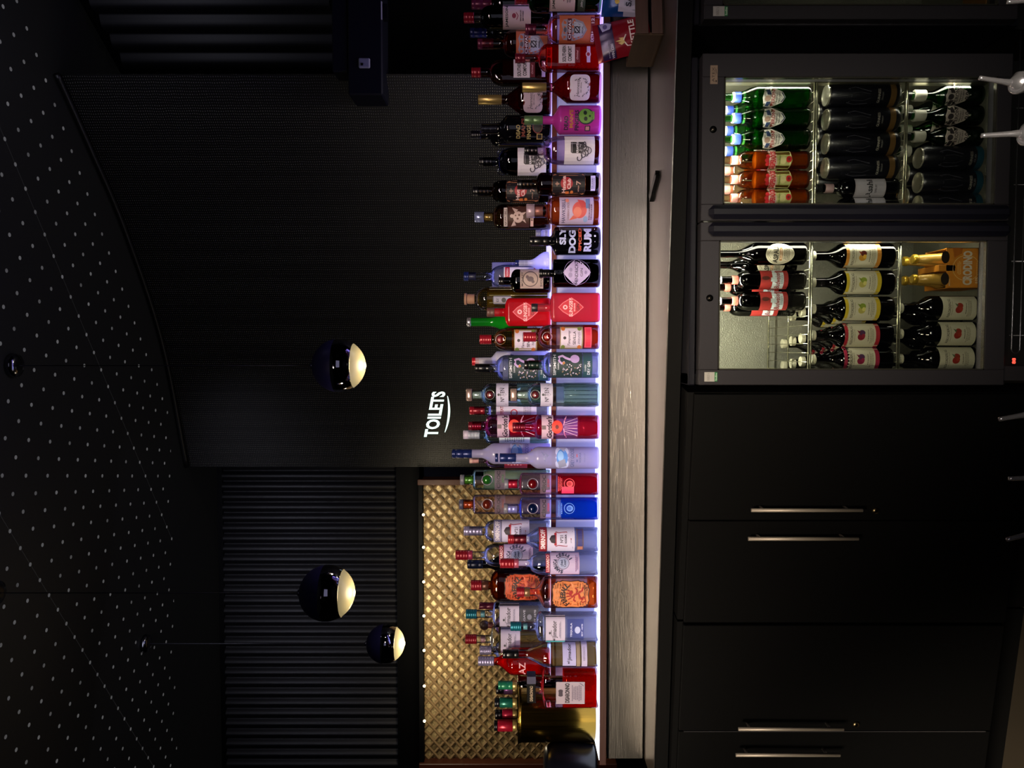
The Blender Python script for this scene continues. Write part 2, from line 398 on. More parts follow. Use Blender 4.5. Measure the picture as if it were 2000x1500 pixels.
# ---- ceiling with its grid of small studs
def ceiling_mat():
    m, nt, ns, L = newmat('studded_ceiling'); o = N(ns, 'ShaderNodeOutputMaterial'); p = N(ns, 'ShaderNodeBsdfPrincipled')
    def M(op, a, b=None, c=None):
        n = N(ns, 'ShaderNodeMath', operation=op)
        for i, x in enumerate((a, b, c)):
            if x is None: continue
            if isinstance(x, (int, float)): n.inputs[i].default_value = x
            else: L.new(x, n.inputs[i])
        return n.outputs[0]
    g = N(ns, 'ShaderNodeNewGeometry'); s = N(ns, 'ShaderNodeSeparateXYZ'); L.new(g.outputs['Position'], s.inputs[0]); x, y = s.outputs[0], s.outputs[1]
    A = math.radians(52)+PSI; e1 = (-math.sin(A), math.cos(A)); e2 = (math.cos(A), math.sin(A)); P = .1035
    q1 = M('ADD', M('MULTIPLY', x, e1[0]), M('MULTIPLY', y, e1[1])); q2 = M('ADD', M('MULTIPLY', x, e2[0]), M('MULTIPLY', y, e2[1]))
    ax, ay = cw(.413, 3.289); a1 = ax*e1[0]+ay*e1[1]; a2 = ax*e2[0]+ay*e2[1]
    def cell(q, a):
        t = M('DIVIDE', M('SUBTRACT', q, a), P); return M('MULTIPLY', M('SUBTRACT', t, M('ROUND', t)), P)
    f1, f2 = cell(q1, a1), cell(q2, a2)
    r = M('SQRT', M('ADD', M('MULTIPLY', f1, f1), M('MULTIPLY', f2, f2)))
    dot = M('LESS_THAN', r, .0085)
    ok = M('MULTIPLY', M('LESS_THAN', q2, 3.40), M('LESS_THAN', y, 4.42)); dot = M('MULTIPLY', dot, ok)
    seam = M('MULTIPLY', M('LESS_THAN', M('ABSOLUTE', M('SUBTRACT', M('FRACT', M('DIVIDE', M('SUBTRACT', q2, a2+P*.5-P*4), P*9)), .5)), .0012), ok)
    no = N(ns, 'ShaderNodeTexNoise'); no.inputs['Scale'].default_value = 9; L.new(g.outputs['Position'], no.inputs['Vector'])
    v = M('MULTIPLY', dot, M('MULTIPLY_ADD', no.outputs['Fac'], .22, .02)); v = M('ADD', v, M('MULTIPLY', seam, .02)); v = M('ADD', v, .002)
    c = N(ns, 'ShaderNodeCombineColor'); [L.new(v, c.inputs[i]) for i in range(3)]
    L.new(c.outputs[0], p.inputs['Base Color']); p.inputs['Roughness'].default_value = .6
    # the studs are no lamps; a faint glow is added to keep them visible
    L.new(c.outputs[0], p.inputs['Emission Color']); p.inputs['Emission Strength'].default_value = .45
    L.new(p.outputs[0], o.inputs[0]); return m
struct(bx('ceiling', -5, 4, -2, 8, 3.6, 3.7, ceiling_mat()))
struct(bx('wall_back', -5, 4, 6.6, 6.7, 0, 3.6, BLK)); struct(bx('wall_right', 2.9, 3.0, -2, 6.6, 0, 3.6, BLK))
struct(bx('wall_left', -5, -4.9, -2, 6.6, 0, 3.6, BLK)); struct(bx('wall_front', -5, 4, -2.1, -2, 0, 3.6, paint('#0a0a0c', .6)))
# ---- fluted wall panelling
def fluted(name, p0, p1, z0, z1, period, amp, mat, rad=None):
    (x0, y0), (x1, y1) = p0, p1; Ln = math.hypot(x1-x0, y1-y0); ux, uy = (x1-x0)/Ln, (y1-y0)/Ln; nx, ny = uy, -ux
    k = max(8, int(Ln/period*12)); vs = []; fs = []
    for i in range(k+1):
        s = Ln*i/k; h = amp*abs(math.sin(PI*s/period))
        for z in (z0, z1): vs.append((x0+ux*s+nx*h, y0+uy*s+ny*h, z))
    fs = [(2*i, 2*i+2, 2*i+3, 2*i+1) for i in range(k)]
    m = MB(); m.add(vs, fs, mat, True); return m.build(name)
FL = paint('#09080c', .5, spec=.45)
pa = atd(1560, 0, 5.25)[:2]; pb = atd(880, 0, 5.15)[:2]
zt, zb_ = CZ + (1000-441)/F*5.2, CZ + (1000-780)/F*5.2
struct(tag(fluted('wall_fluted', pa, pb, zb_, zt, .0715, .03, FL), 'dark fluted wall panelling high on the left', 'wall panel'))
struct(bx('trim_1', -3.2, .3, 5.10, 5.24, zt, 3.6, BLK))           # black bulkhead over it
struct(bx('trim_2', -3.2, .3, 5.02, 5.24, CZ+(1000-822)/F*5.15, zb_, BLK))
pa = atd(135, 0, 3.80)[:2]; pb = atd(-60, 0, 3.33)[:2]
struct(tag(fluted('wall_fluted_right', pa, pb, 2.43, 3.52, .105, .035, FL), 'dark fluted wall panelling high on the right', 'wall panel'))
m = MB(); (x0, y0), (x1, y1) = atd(190, 0, 3.95)[:2], atd(-90, 0, 3.25)[:2]
m.add([(x0, y0+.1, 0), (x1, y1+.1, 0), (x1, y1+.1, 3.6), (x0, y0+.1, 3.6)], [(0, 1, 2, 3)], BLK); struct(m.build('wall_side_panel'))
# ---- projecting navy beam with two little white fittings
r = empty('projecting_beam', (*atd(185, 0, 3.24)[:2], 0), 0, 'dark navy beam jutting past the right edge of the mesh curtain', 'beam')
ax, ay = atd(185, 0, 3.24)[:2]
za, zc_ = CZ+(1000-686)/F*3.3, CZ+(1000-752)/F*3.3
m = MB(); m.box(0, .52, 0, .16, za, zc_, paint('#070816', .6, spec=.2), .006); m.box(.10, .52, .01, .15, za+.001, za+.07, paint('#070816', .6, spec=.2), .006); m.build('beam_casing', r)
def fitting(name, y, v, w, h, lab, cat, bits):
    X, Y, Z = atd(y, v, 3.235); s = 3.235/F; rr = empty(name, (X, Y, Z), 0, lab, cat)
    m = MB(); m.box(-w*s/2, w*s/2, -.01, .05, -h*s/2, h*s/2, paint('#8b8a99', .5), .004); m.build('housing', rr)
    m = MB()
    if bits: m.box(-.012, -.002, -.013, -.009, .004, .014, BLK)
    else: m.box(-w*s/2+.01, w*s/2-.012, -.006, .03, -h*s/2-.02, -h*s/2, paint('#30303a', .2, .8))
    m.build('sensor' if bits else 'lens', rr)
fitting('motion_sensor', 124, 712, 19, 22, 'small square white sensor on the navy beam', 'sensor', True)
fitting('emergency_light', 22, 739, 38, 16, 'small white light fitting at the right end of the navy beam', 'light', False)
# ---- mesh curtain
def curtain_mat():
    m, nt, ns, L = newmat('metal_mesh'); o = N(ns, 'ShaderNodeOutputMaterial'); p = N(ns, 'ShaderNodeBsdfPrincipled')
    uv = N(ns, 'ShaderNodeUVMap'); s = N(ns, 'ShaderNodeSeparateXYZ'); L.new(uv.outputs[0], s.inputs[0])
    def M(op, a, b=None):
        n = N(ns, 'ShaderNodeMath', operation=op)
        for i, x in enumerate((a, b)):
            if x is None: continue
            if isinstance(x, (int, float)): n.inputs[i].default_value = x
            else: L.new(x, n.inputs[i])
        return n.outputs[0]
    no = N(ns, 'ShaderNodeTexNoise'); no.inputs['Scale'].default_value = 14; L.new(uv.outputs[0], no.inputs['Vector'])
    wob = M('MULTIPLY', no.outputs['Fac'], .01)
    sx = M('SINE', M('MULTIPLY', M('ADD', s.outputs[0], wob), 2*PI/.0135)); sz = M('SINE', M('MULTIPLY', M('ADD', s.outputs[1], wob), 2*PI/.0105))
    h = M('MULTIPLY', M('MAXIMUM', sx, 0), M('MAXIMUM', sz, 0))
    mp = N(ns, 'ShaderNodeMapping'); mp.inputs['Scale'].default_value = (55, .5, 1); L.new(uv.outputs[0], mp.inputs[0])
    n2 = N(ns, 'ShaderNodeTexNoise'); n2.inputs['Scale'].default_value = 1; L.new(mp.outputs[0], n2.inputs['Vector'])
    st = M('MULTIPLY_ADD', n2.outputs['Fac'], 1.6); st.node.inputs[2].default_value = -.2
    v = M('MULTIPLY', h, st); mx = N(ns, 'ShaderNodeMix', data_type='RGBA'); mx.inputs['A'].default_value = (.012, .012, .012, 1); mx.inputs['B'].default_value = (.26, .25, .21, 1)
    L.new(v, mx.inputs['Factor']); L.new(mx.outputs['Result'], p.inputs['Base Color'])
    p.inputs['Metallic'].default_value = .5; p.inputs['Roughness'].default_value = .5
    b = N(ns, 'ShaderNodeBump'); b.inputs['Strength'].default_value = .8; b.inputs['Distance'].default_value = .004; L.new(h, b.inputs['Height'])
    L.new(b.outputs['Normal'], p.inputs['Normal']); L.new(p.outputs[0], o.inputs[0]); return m
cp = [(1.362, 3.33), (1.13, 3.58), (.79, 3.92), (.235, 4.33), (-.51, 4.66)]
def catm(P, n):
    P = [(2*P[0][0]-P[1][0], 2*P[0][1]-P[1][1])] + P + [(2*P[-1][0]-P[-2][0], 2*P[-1][1]-P[-2][1])]; out = []
    for i in range(1, len(P)-2):
        for k in range(n):
            t = k/n; out.append(tuple(.5*((2*P[i][j]) + (P[i+1][j]-P[i-1][j])*t + (2*P[i-1][j]-5*P[i][j]+4*P[i+1][j]-P[i+2][j])*t*t + (3*P[i][j]-P[i-1][j]-3*P[i+1][j]+P[i+2][j])*t**3) for j in (0, 1)))
    out.append(P[-2]); return out
CURT = catm(cp, 16); vs = []; fs = []; uvs = []; L_ = 0; pw = None
for i, (a, d) in enumerate(CURT):
    w = cw(a, d)
    if pw: L_ += math.hypot(w[0]-pw[0], w[1]-pw[1])
    pw = w
    for z in (1.0, 3.598): vs.append((*w, z)); uvs.append((L_, z))
n_ = len(CURT); fs = [(2*i, 2*i+1, 2*i+3, 2*i+2) for i in range(n_-1)]
m = MB(); m.add(vs, fs, curtain_mat(), True); o = m.build('mesh_curtain'); ul = o.data.uv_layers.new(name='UVMap')
for lp in o.data.loops: ul.data[lp.index].uv = uvs[lp.vertex_index]
tag(o, 'tall curved dark metal mesh curtain hanging behind the bottles', 'curtain', kind='stuff')
# curved black track where it meets the ceiling
m = MB(); m.tube([(*cw(a*.992, d*.992), 3.585) for a, d in CURT], .014, paint('#0a0a0a', .4)); tag(m.build('curtain_track'), 'thin curved black rail along the top of the mesh curtain', 'rail')
# ---- the sign
def toilets():
    d = 4.02; X, Y, Z = atd(809, 850, d); s = d/F; rz = math.radians(22)
    r = empty('illuminated_sign', (X, Y, Z), rz, 'white glowing toilets sign with a curved underline on the mesh curtain', 'sign')
    wt = paint('#e4fff4', .5, 0, 1.15); vs, fs = text_geo('TOILETS', .035); mb = MB(); W = 86*s/math.cos(rz); H = 27*s
    T = .012; nv = len(vs); v3 = [(a*W, -.004, b*H) for a, b in vs]
    mb.add(v3, fs, wt); mb.v = [(x, y, z - x*.14 + H*.02) for x, y, z in mb.v]; mb.build('lettering', r)
    vs = []; n = 16
    for i in range(n+1):
        t = i/n; x = (-.40+.80*t)*W; z = -1.0*H + .20*H*(2*t-1)**2 - .04*x; w = .07*H*(.35+1.6*t*(1-t)*2)
        vs += [(x, -.004, z-w), (x, -.004, z+w)]
    mb = MB(); mb.add(vs, [(2*i, 2*i+2, 2*i+3, 2*i+1) for i in range(n)], wt); mb.build('underline', r)
toilets()
# ---- lit lattice screen on the left
def screen():
    Y = 4.62; xl, zt_, _ = at(1484, 830, Y); xr, _, _ = at(945, 830, Y); zt_ = at(1200, 828, Y)[1]; zb2 = .95
    root = empty('lattice_screen', ((xl+xr)/2, Y, zb2), 0, 'glowing gold diamond lattice screen in a brown wooden frame', 'screen')
    hw = (xr-xl)/2; H = zt_-zb2; wd = woodmat('#2a120a', '#4d2414', 4, 2)
    m, nt, ns, L = newmat('gold_mottle'); o = N(ns, 'ShaderNodeOutputMaterial'); p = N(ns, 'ShaderNodeBsdfPrincipled')
    tc = N(ns, 'ShaderNodeTexCoord'); a = N(ns, 'ShaderNodeTexNoise'); a.inputs['Scale'].default_value = 70; b = N(ns, 'ShaderNodeTexNoise'); b.inputs['Scale'].default_value = 9
    L.new(tc.outputs['Object'], a.inputs['Vector']); L.new(tc.outputs['Object'], b.inputs['Vector'])
    mu = N(ns, 'ShaderNodeMath', operation='MULTIPLY'); L.new(a.outputs['Fac'], mu.inputs[0]); L.new(b.outputs['Fac'], mu.inputs[1])
    cr = N(ns, 'ShaderNodeValToRGB'); e = cr.color_ramp.elements; e[0].position = .12; e[0].color = (*lin('#5a4830'), 1); e[1].position = .42; e[1].color = (*lin('#e8cf96'), 1)
    L.new(mu.outputs[0], cr.inputs[0]); L.new(cr.outputs[0], p.inputs['Base Color']); p.inputs['Roughness'].default_value = .4; p.inputs['Metallic'].default_value = .2
    L.new(p.outputs[0], o.inputs[0])
    bx('backing_panel', -hw, hw, .03, .05, 0, H, m, root)
    lt = MB(); c1 = paint('#7a6240', .7); st = 23.5*4.7/F; sw = .0085; k = st*.86
    # lattice bars cross at a shallow diamond angle
    ang = math.atan2(1.0, 1.13); ca, sa = math.cos(ang), math.sin(ang); n = int((2*hw+H)/st)+20
    for sgn in (1, -1):
        i = -n
        while i < n:
            # line x*sa - sgn*z*ca = c
            c = i*k*.78; pts = []
            for xx in (-hw, hw):
                z = (xx*sa - c)/(sgn*ca)
                if 0 <= z <= H: pts.append((xx, z))
            for z in (0, H):
                xx = (c + sgn*z*ca)/sa
                if -hw < xx < hw: pts.append((xx, z))
            if len(pts) >= 2:
                (xa, z_a), (xb, z_b) = pts[0], pts[1]; dx, dz = xb-xa, z_b-z_a; q = math.hypot(dx, dz)
                if q > .02:
                    nx, nz = -dz/q*sw, dx/q*sw; y0 = .012 if sgn > 0 else .015
                    lt.add([(xa+nx, y0, z_a+nz), (xa-nx, y0, z_a-nz), (xb-nx, y0, z_b-nz), (xb+nx, y0, z_b+nz), (xa, y0-.006, z_a), (xb, y0-.006, z_b)], [(0, 4, 5, 3), (4, 1, 2, 5)], c1)
            i += 1
    lt.build('lattice', root)
    bx('frame_stile', hw, hw+.035, -.05, .06, 0, H+.03, wd, root, .003); bx('frame_stile', -hw-.09, -hw, -.05, .06, 0, H+.03, wd, root, .003)
    bx('frame_rail', -hw-.09, hw+.035, -.03, .07, H, H+.03, BLK, root, .003)
    for yy in (1003, 1066, 1133, 1199, 1266, 1335, 1403):
        x, z, _ = at(yy, 829, Y); mm = MB(); mm.sphere((x-(xl+xr)/2, -.035, H-.004), .0085, paint('#ffe9b8', .4, 0, 5.0), 12, 8)
        mm.sphere((x-(xl+xr)/2, -.035, H+.004), .012, paint('#151515', .4, .6), 12, 6, 0, 1); mm.build('downlight', root)
    # warm wash from that strip
    for q, e in ((.0, 1.0),):
        la = bpy.data.lights.new('lattice_wash', 'AREA'); la.shape = 'RECTANGLE'; la.size = 1.35; la.size_y = .12; la.energy = 7; la.color = (1, .84, .58)
        lo = link('lattice_wash', la); lo.location = ((xl+xr)/2+.12, Y-.42, 2.12); lo.rotation_euler = (math.radians(48), 0, 0)
screen()
# dark post and dim panel between screen and curtain
x0, z0_, _ = at(940, 825, 4.9); x1, _, _ = at(860, 825, 4.9)
struct(bx('wall_dim_panel', x0-.05, x1+.4, 4.9, 4.95, .9, at(900, 828, 4.9)[1], paint('#141624', .6)))
# ---- pendant globes
def globe(y, v, d, R, lab, mounty, power):
    X, Y, Z = atd(y, v, d); r = empty('pendant_lamp', (X, Y, Z), 0, lab, 'lamp', 'chrome globe pendant lamps')
    ch = paint('#8e8c9c', .03, 1.0); nv = paint('#2c285c', .4, .2); m = MB(); m.sphere((0, 0, 0), R, nv, 48, 18, .12, 1); m.sphere((0, 0, 0), R, ch, 48, 14, -.55, .12); m.build('lamp_shade', r)
    ri = R*math.sqrt(1-.55**2); m = MB(); m.tube([(ri*math.cos(2*PI*i/48), ri*math.sin(2*PI*i/48), -.55*R) for i in range(48)], R*.014, paint('#c8c0a0', .2, 1.0), 6, True); m.build('rim', r)
    dm = paint('#b8a878', .35, 0, power*.55); m = MB(); m.sphere((0, 0, 0), R*.992, dm, 40, 10, -1, -.56); df = m.build('diffuser', r)
    m = MB(); m.sphere((0, 0, -R*.975), R*.14, paint('#fff0c0', .4, 0, power*2.2), 16, 6, -1, .3, (1, 1, .3)); m.build('bulb_glow', df)
    m = MB(); m.loft([(R*.985, .014, .014, 2), (R+.006, .012, .012, 2), (R+.01, .004, .004, 2)], ch, 16); m.build('ferrule', r)
    m = MB(); m.tube([(0, 0, R+.008), (0, 0, 3.6-Z-.01)], .0018, paint('#26262c', .5), 6); m.build('cord', r)
    m = MB(); m.loft([(3.6-Z-.03, .02, .02, 2), (3.6-Z-.022, .045, .045, 2), (3.6-Z-.002, .05, .05, 2)], paint('#8a8a92', .15, 1.0), 24); m.build('ceiling_rose', r)
    la = bpy.data.lights.new('pendant_light', 'POINT'); la.energy = 3*power; la.color = (1, .85, .6); la.shadow_soft_size = .05
    lo = link('pendant_light', la); lo.location = (X, Y, Z-R-.08)
globe(714, 662, 3.03, .1065, 'chrome globe pendant lamp in front of the mesh curtain', 0, .75)
globe(1158, 639, 2.92, .1065, 'larger chrome globe pendant lamp in front of the fluted panelling', 0, .62)
globe(1257, 753, 4.12, .104, 'smallest and lowest chrome globe pendant lamp near the lattice screen', 0, 1.5)
# little chrome spotlights on the ceiling
for k, (y, v, lab) in enumerate(((712, 24, ''),)): pass
# ================================================================ back bar carcass
STEEL = brushed('#8f8b88', .30, 0, 500, .5); STEELT = brushed('#a09c98', .30, 0, 500, .4)
LIP = woodmat('#4a1f18', '#6b3024', 5, 0, .4)
TRIM = woodmat('#2a100b', '#3a1812', 5, 0, .5)
SX0, SX1 = -1.388, 1.62
LIT = ramp_glow('lit_acrylic', [(0, '#dcecff'), (.12, '#b4bcff'), (.5, '#9c9eff'), (.8, '#9e92ff'), (1, '#a48af6')], 2.1)
LITV = ramp_glow('lit_acrylic_face', [(0, '#a8aedc'), (.25, '#8f92cc'), (.55, '#9294c8'), (.8, '#8f8cc0'), (1, '#7c74ae')], .42, '#8a8aa0')
rs = empty('bottle_shelf', (0, 2.5, 1.306), 0, 'two tier bottle shelf of white lit acrylic with brown wood edging', 'shelf')
XR = at(1322, 1000, 2.66)[0]
bx('shelf_surface', SX0, SX1, .004, .17, -.016, 0, LIT, rs)
bx('wood_edging', SX0-.012, SX1, -.006, .004, -.0235, -.0015, TRIM, rs, .001)
bx('shelf_underside', SX0, SX1, .01, .155, -.0225, -.0162, BLK, rs)
rb = empty('raised_step', (0, 2.665, 1.306), 0, 'raised back step of lit acrylic with a reddish brown wood lip', 'shelf')
bx('riser', XR, SX1, .006, .016, .0005, .138, LITV, rb)
bx('wood_lip', XR-.004, SX1, -.004, .012, .138, .1555, LIP, rb, .001)
bx('step_surface', XR, SX1, .006, .40, .146, .156, LIT, rb); bx('step_base', XR, SX1, .02, .40, 0, .02, BLK, rb)
# steel upstand and worktop
def wy(X): return 2.131 - .104*(X-.767)
r = empty('steel_upstand', (0, 2.515, 1.157), 0, 'brushed steel splashback between bottle shelf and worktop', 'splashback')
bx('steel_sheet', SX0, SX1, 0, .004, 0, .121, STEEL, r); bx('backing', SX0, SX1, .006, .42, -.004, .118, BLK, r)
m = MB(); xs = [SX0, SX1]; z = 1.15
m.add([(xs[0], wy(xs[0]), z), (xs[1], wy(xs[1]), z), (xs[1], 2.53, z), (xs[0], 2.53, z), (xs[0], wy(xs[0]), z-.003), (xs[1], wy(xs[1]), z-.003), (xs[1], 2.53, z-.003), (xs[0], 2.53, z-.003)],
      [(0, 1, 2, 3), (0, 4, 5, 1), (4, 7, 6, 5), (3, 2, 6, 7), (0, 3, 7, 4), (1, 5, 6, 2)], STEELT)
r = empty('worktop', (0, 2.3, 1.11), 0, 'long brushed steel worktop with a black front edge', 'worktop')
o = m.build('steel_top', r); o.location = (0, -2.3, -1.11)
m = MB(); z = 1.1465; zz_ = 1.105
m.add([(xs[0], wy(xs[0])+.004, z), (xs[1], wy(xs[1])+.004, z), (xs[1], 2.53, z), (xs[0], 2.53, z), (xs[0], wy(xs[0])+.004, zz_), (xs[1], wy(xs[1])+.004, zz_), (xs[1], 2.53, zz_), (xs[0], 2.53, zz_)],
      [(0, 1, 2, 3), (0, 4, 5, 1), (4, 7, 6, 5), (3, 2, 6, 7), (0, 3, 7, 4), (1, 5, 6, 2)], BLK)
o = m.build('front_edge', r); o.location = (0, -2.3, -1.11)
# bar blade left on the worktop
X0, Y0_, _ = atd(387, 1271, 2.42); X1, Y1_, _ = atd(338, 1288, 2.31)
ang = math.atan2(Y1_-Y0_, X1-X0); Lb = math.hypot(X1-X0, Y1_-Y0_); m = MB(); bk = paint('#050505', .3, .2)
w0 = .014; pts = [(0, -w0), (Lb*.3, -w0), (Lb*.34, -w0*.8), (Lb*.94, -w0*.9), (Lb, -w0*.7), (Lb*.99, -.003), (Lb*.9, -.002), (Lb*.9, .002), (Lb*.99, .003), (Lb, w0*.7), (Lb*.94, w0*.9), (Lb*.34, w0*.8), (Lb*.3, w0), (0, w0)]
n = len(pts); vs = [(a, b, 0) for a, b in pts] + [(a, b, .012) for a, b in pts]
fs = tessellate_polygon([[Vector((a, b, 0)) for a, b in pts]]); m.add(vs, [tuple(i+n for i in f) for f in fs] + [(i, (i+1) % n, n+(i+1) % n, n+i) for i in range(n)], bk)
o = m.build('bottle_opener', None, (X0, Y0_, 1.1502)); o.rotation_euler = (0, 0, ang); tag(o, 'flat black bottle opener lying on the steel worktop', 'opener')
# ---- left cupboards
LX0, LY0, LM = -.10, 2.125, .15
def online(y):
    t = (750-y)/F; d = (LY0+LM*LX0)/((t*SP+CP)+LM*(t*CP-SP)); return cw(t*d, d)[0], cw(t*d, d)[1], d
PAN = woodmat('#010102', '#020203', 3, 2, .6); PAN.node_tree.nodes['Principled BSDF'].inputs['Specular IOR Level'].default_value = .12
CHR = paint('#a89e94', .5, .55)
def cupboard(ya, yb, ymid, lab, hs, key):
    xa, ya_, _ = online(ya); xb, yb_, _ = online(yb); L1 = math.hypot(xb-xa, yb_-ya_)
    r = empty('cupboard', (xb, yb_, 0), -math.atan(LM), lab, 'cupboard', 'black cupboards under the worktop')
    loc = lambda y: math.hypot(online(y)[0]-xb, online(y)[1]-yb_)
    bx('carcass', .002, L1-.002, .022, .17, .12, 1.1, BLK, r); bx('plinth', .002, L1-.002, .10, .16, 0, .12, BLK, r)
    xm = loc(ymid); ds = {}
    for k, (s0, s1) in enumerate(((.003, xm-.0015), (xm+.0015, L1-.003))):
        ds[k] = bx('door', s0, s1, 0, .02, .125, 1.085, PAN, r, .0015)
    for (k, y, v0, v1) in hs:
        d = online(y)[2]-.03; za, zb = CZ+(1000-v0)/F*d, CZ+(1000-v1)/F*d; x = loc(y); m = MB()
        m.tube([(x, -.032, za), (x, -.032, zb)], .0055, CHR, 12)
        for z in (za-.035, zb+.04): m.tube([(x, -.032, z), (x, 0, z)], .004, CHR, 8)
        m.build('handle', ds[k])
    y, v = key; d = online(y)[2]; x = loc(y); z = CZ+(1000-v)/F*d; m = MB()
    m.tube([(x, -.006, z), (x, .001, z)], .009, paint('#8a7a5c', .3, 1.), 20); m.tube([(x, -.0065, z), (x, -.003, z)], .005, paint('#1a1510', .3, 1.), 12); m.build('lock', ds[1])
    return r, ds, loc
r, ds, loc = cupboard(768, 1218, 1017, 'black double cupboard beside the left edge of the two door fridge', [(1, 989, 1467, 1684), (0, 1044, 1461, 1676)], (997, 1709))
r, ds, loc = cupboard(1220, 1640, 1428, 'black double cupboard at far left with a thin bright seam', [(1, 1411, 1442, 1647), (0, 1461, 1437, 1640)], (1414, 1671))
x = loc(1428); bx('edge_strip', x-.0018, x+.0012, -.002, .01, .14, 1.07, paint('#77757c', .3, .9), ds[0])
# ================================================================ the bottles
CL = glass(); CLP = glass('#f6e8ee', '#b58aa0'); DK = glass('#241c14', '#0a0806'); BKG = paint('#050508', .08, 0, 0, 0, 60, .6)
GRN = glass('#2f7a3c', '#0a3012'); BRN = glass('#6b3a18', '#2a1206')
RED = paint('#8e1626', .3, .25); DRED = paint('#6a1226', .3, .3); NVY = paint('#16245c', .3, .3); BLKC = paint('#0a0a0e', .28); GLD = paint('#b39a5e', .32, .7)
PUR = paint('#6b2440', .3, .3); TEAL = paint('#1c6c80', .3, .5); LAVC = paint('#a49cc4', .3, .5); SIL = paint('#b8b8c4', .25, .8); GRY = paint('#6d6c7c', .4); CORK = paint('#9c7460', .6)
W = '#e9e4ec'; INK = '#16141c'
def cap(v0, v1, w, mat, ribs=0, sq=2, nm='cap'): return (nm, v0, v1, w, mat, ribs, sq)
def wrap(v0, v1, w, mat): return ('neck_wrap', v0, v1, w, mat, 0, 2)
def ring_text(s, cx, cv, r, a0, a1, h, col):
    out = []; n = len(s)
    for i, c in enumerate(s):
        if c == ' ': continue
        a = math.radians(a0+(a1-a0)*i/max(1, n-1)); out.append(('t', c, cx+r*math.sin(a), cv-r*math.cos(a), h*(.3 if c == 'I' else .62), h, col, .04, a))
    return out
# ---------------- right end: whiskeys
jam = lambda c, v0, v1: (c, v0, v1, 44, '#d9c2c0', [('r', c, v0+1, 42, .8, '#7a2a3a'), ('t', 'JAMESON', c+1, v0+8.5, 37, 6.5, '#20281c'), ('e', c+3, v0+22, 9, 8, '#8e1c3c'), ('l', [(c-4, v0+27), (c+3, v0+30), (c+9, v0+26)], 1.4, '#8e1c3c'), ('t', 'TRIPLE DISTILLED', c+3, v0+35, 20, 2.4, INK), ('t', 'IRISH WHISKEY', c+3, v0+39.5, 18, 2.4, INK)])
bottle('whisky_bottle', 'green whiskey bottle with a pale label cut by the right edge, front row', 'bottle', -2, 'F', 1008, 1030, 1032, 1050, 52, 17, GRN, [cap(1008, 1030, 18, RED, 3)], ('#7a8a30', 1105), [jam(0, 1074, 1124), (0, 1129, 1144, 44, '#3a4a34', [('i', 'John Jameson', 0, 1137, 30, 6, '#c8ccb8')])])
bottle('whisky_bottle', 'green whiskey bottle with a red cap and pale label on the back step', 'bottle', 35, 'B', 906, 932, 940, 962, 45, 19, glass('#1a3a20', '#06120a'), [cap(906, 926, 20, RED, 3), wrap(926, 958, 19, paint('#3a3038', .4))], ('#10240e', 975), [jam(1, 982, 1037)], sh='dome')
bottle('whisky_bottle', 'amber bottle with a tall plum coloured cap at the right edge of the back step', 'bottle', 9, 'R', 921, 948, 960, 985, 44, 17, BRN, [cap(921, 966, 18, PUR, 3)], ('#7a3010', 1000), [(0, 1005, 1045, 40, '#7a1830', [('t', 'SINGLE', 2, 1015, 26, 6, '#d8b0b0')])])
bottle('wine_bottle', 'slim black bottle with a dark blue cap behind the green whiskey bottle', 'bottle', 64, 'R', 918, 935, 960, 990, 38, 17, BKG, [cap(918, 950, 18, paint('#1c2450', .3, .4), 2)])
def chivas(v0): return [(0, v0-4, v0+65, 51, '#c86a46', [('p', [(-18, v0+4), (-10, v0), (0, v0+3), (10, v0), (18, v0+4), (20, v0+25), (14, v0+42), (0, v0+50), (-14, v0+42), (-20, v0+25)], '#9a98a8'), ('p', [(-15, v0+24), (15, v0+24), (11, v0+40), (0, v0+46), (-11, v0+40)], '#b8bccc'), ('r', 0, v0+16, 40, 8, '#5e1a24'), ('t', 'CHIVAS', 0, v0+16, 34, 5.5, '#e6e0ea'), ('e', 0, v0+7, 9, 6, '#5a5666'), ('o', 0, v0+30, 13, 12, '#2a2430', .7), ('l', [(-6, v0+25), (6, v0+36)], 2, '#2a2430'), ('l', [(6, v0+25), (-6, v0+36)], 2, '#2a2430'), ('t', 'REGAL', 0, v0+41, 13, 3, '#2a2430'), ('r', 0, v0+61, 46, 8, '#7a2236'), ('t', 'EXTRA', -12, v0+61, 20, 6, '#ead8dc'), ('t', '12', 16, v0+61, 9, 6, '#ead8dc')], 'r')]
bottle('whisky_bottle', 'clear whisky bottle with an orange label and silver shield, front row', 'bottle', 58, 'F', 1026, 1048, 1070, 1092, 55, 21, CLP, [cap(1026, 1047, 21, PUR, 2)], ('#e0703a', 1096), chivas(1097), sh='dome')
bottle('whisky_bottle', 'whisky bottle with an orange label and silver shield on the back step', 'bottle', 86, 'B', 933, 964, 984, 1003, 50, 20, glass('#d8b090', '#5a2c1a'), [cap(933, 964, 20, PUR, 2)], ('#7a3c14', 990), chivas(1012), sh='dome')
def soco(v0): return [(3, v0, v0+32, 36, '#cfc4cf', [('t', 'SOUTHERN', 3, v0+11, 31, 7.5, '#141018', .03), ('t', 'COMFORT', 3, v0+22, 29, 7.5, '#141018', .03)]), (1, v0+33, v0+42, 30, '#6a1020', [('i', 'Original', 1, v0+37, 18, 5, '#d8a0a8')]), (2, v0+55, v0+62, 31, '#b8a0c4', [('e', 2, v0+58, 11, 10, '#c8b0c4'), ('e', 2, v0+58, 7, 6.5, '#8a2034')])]
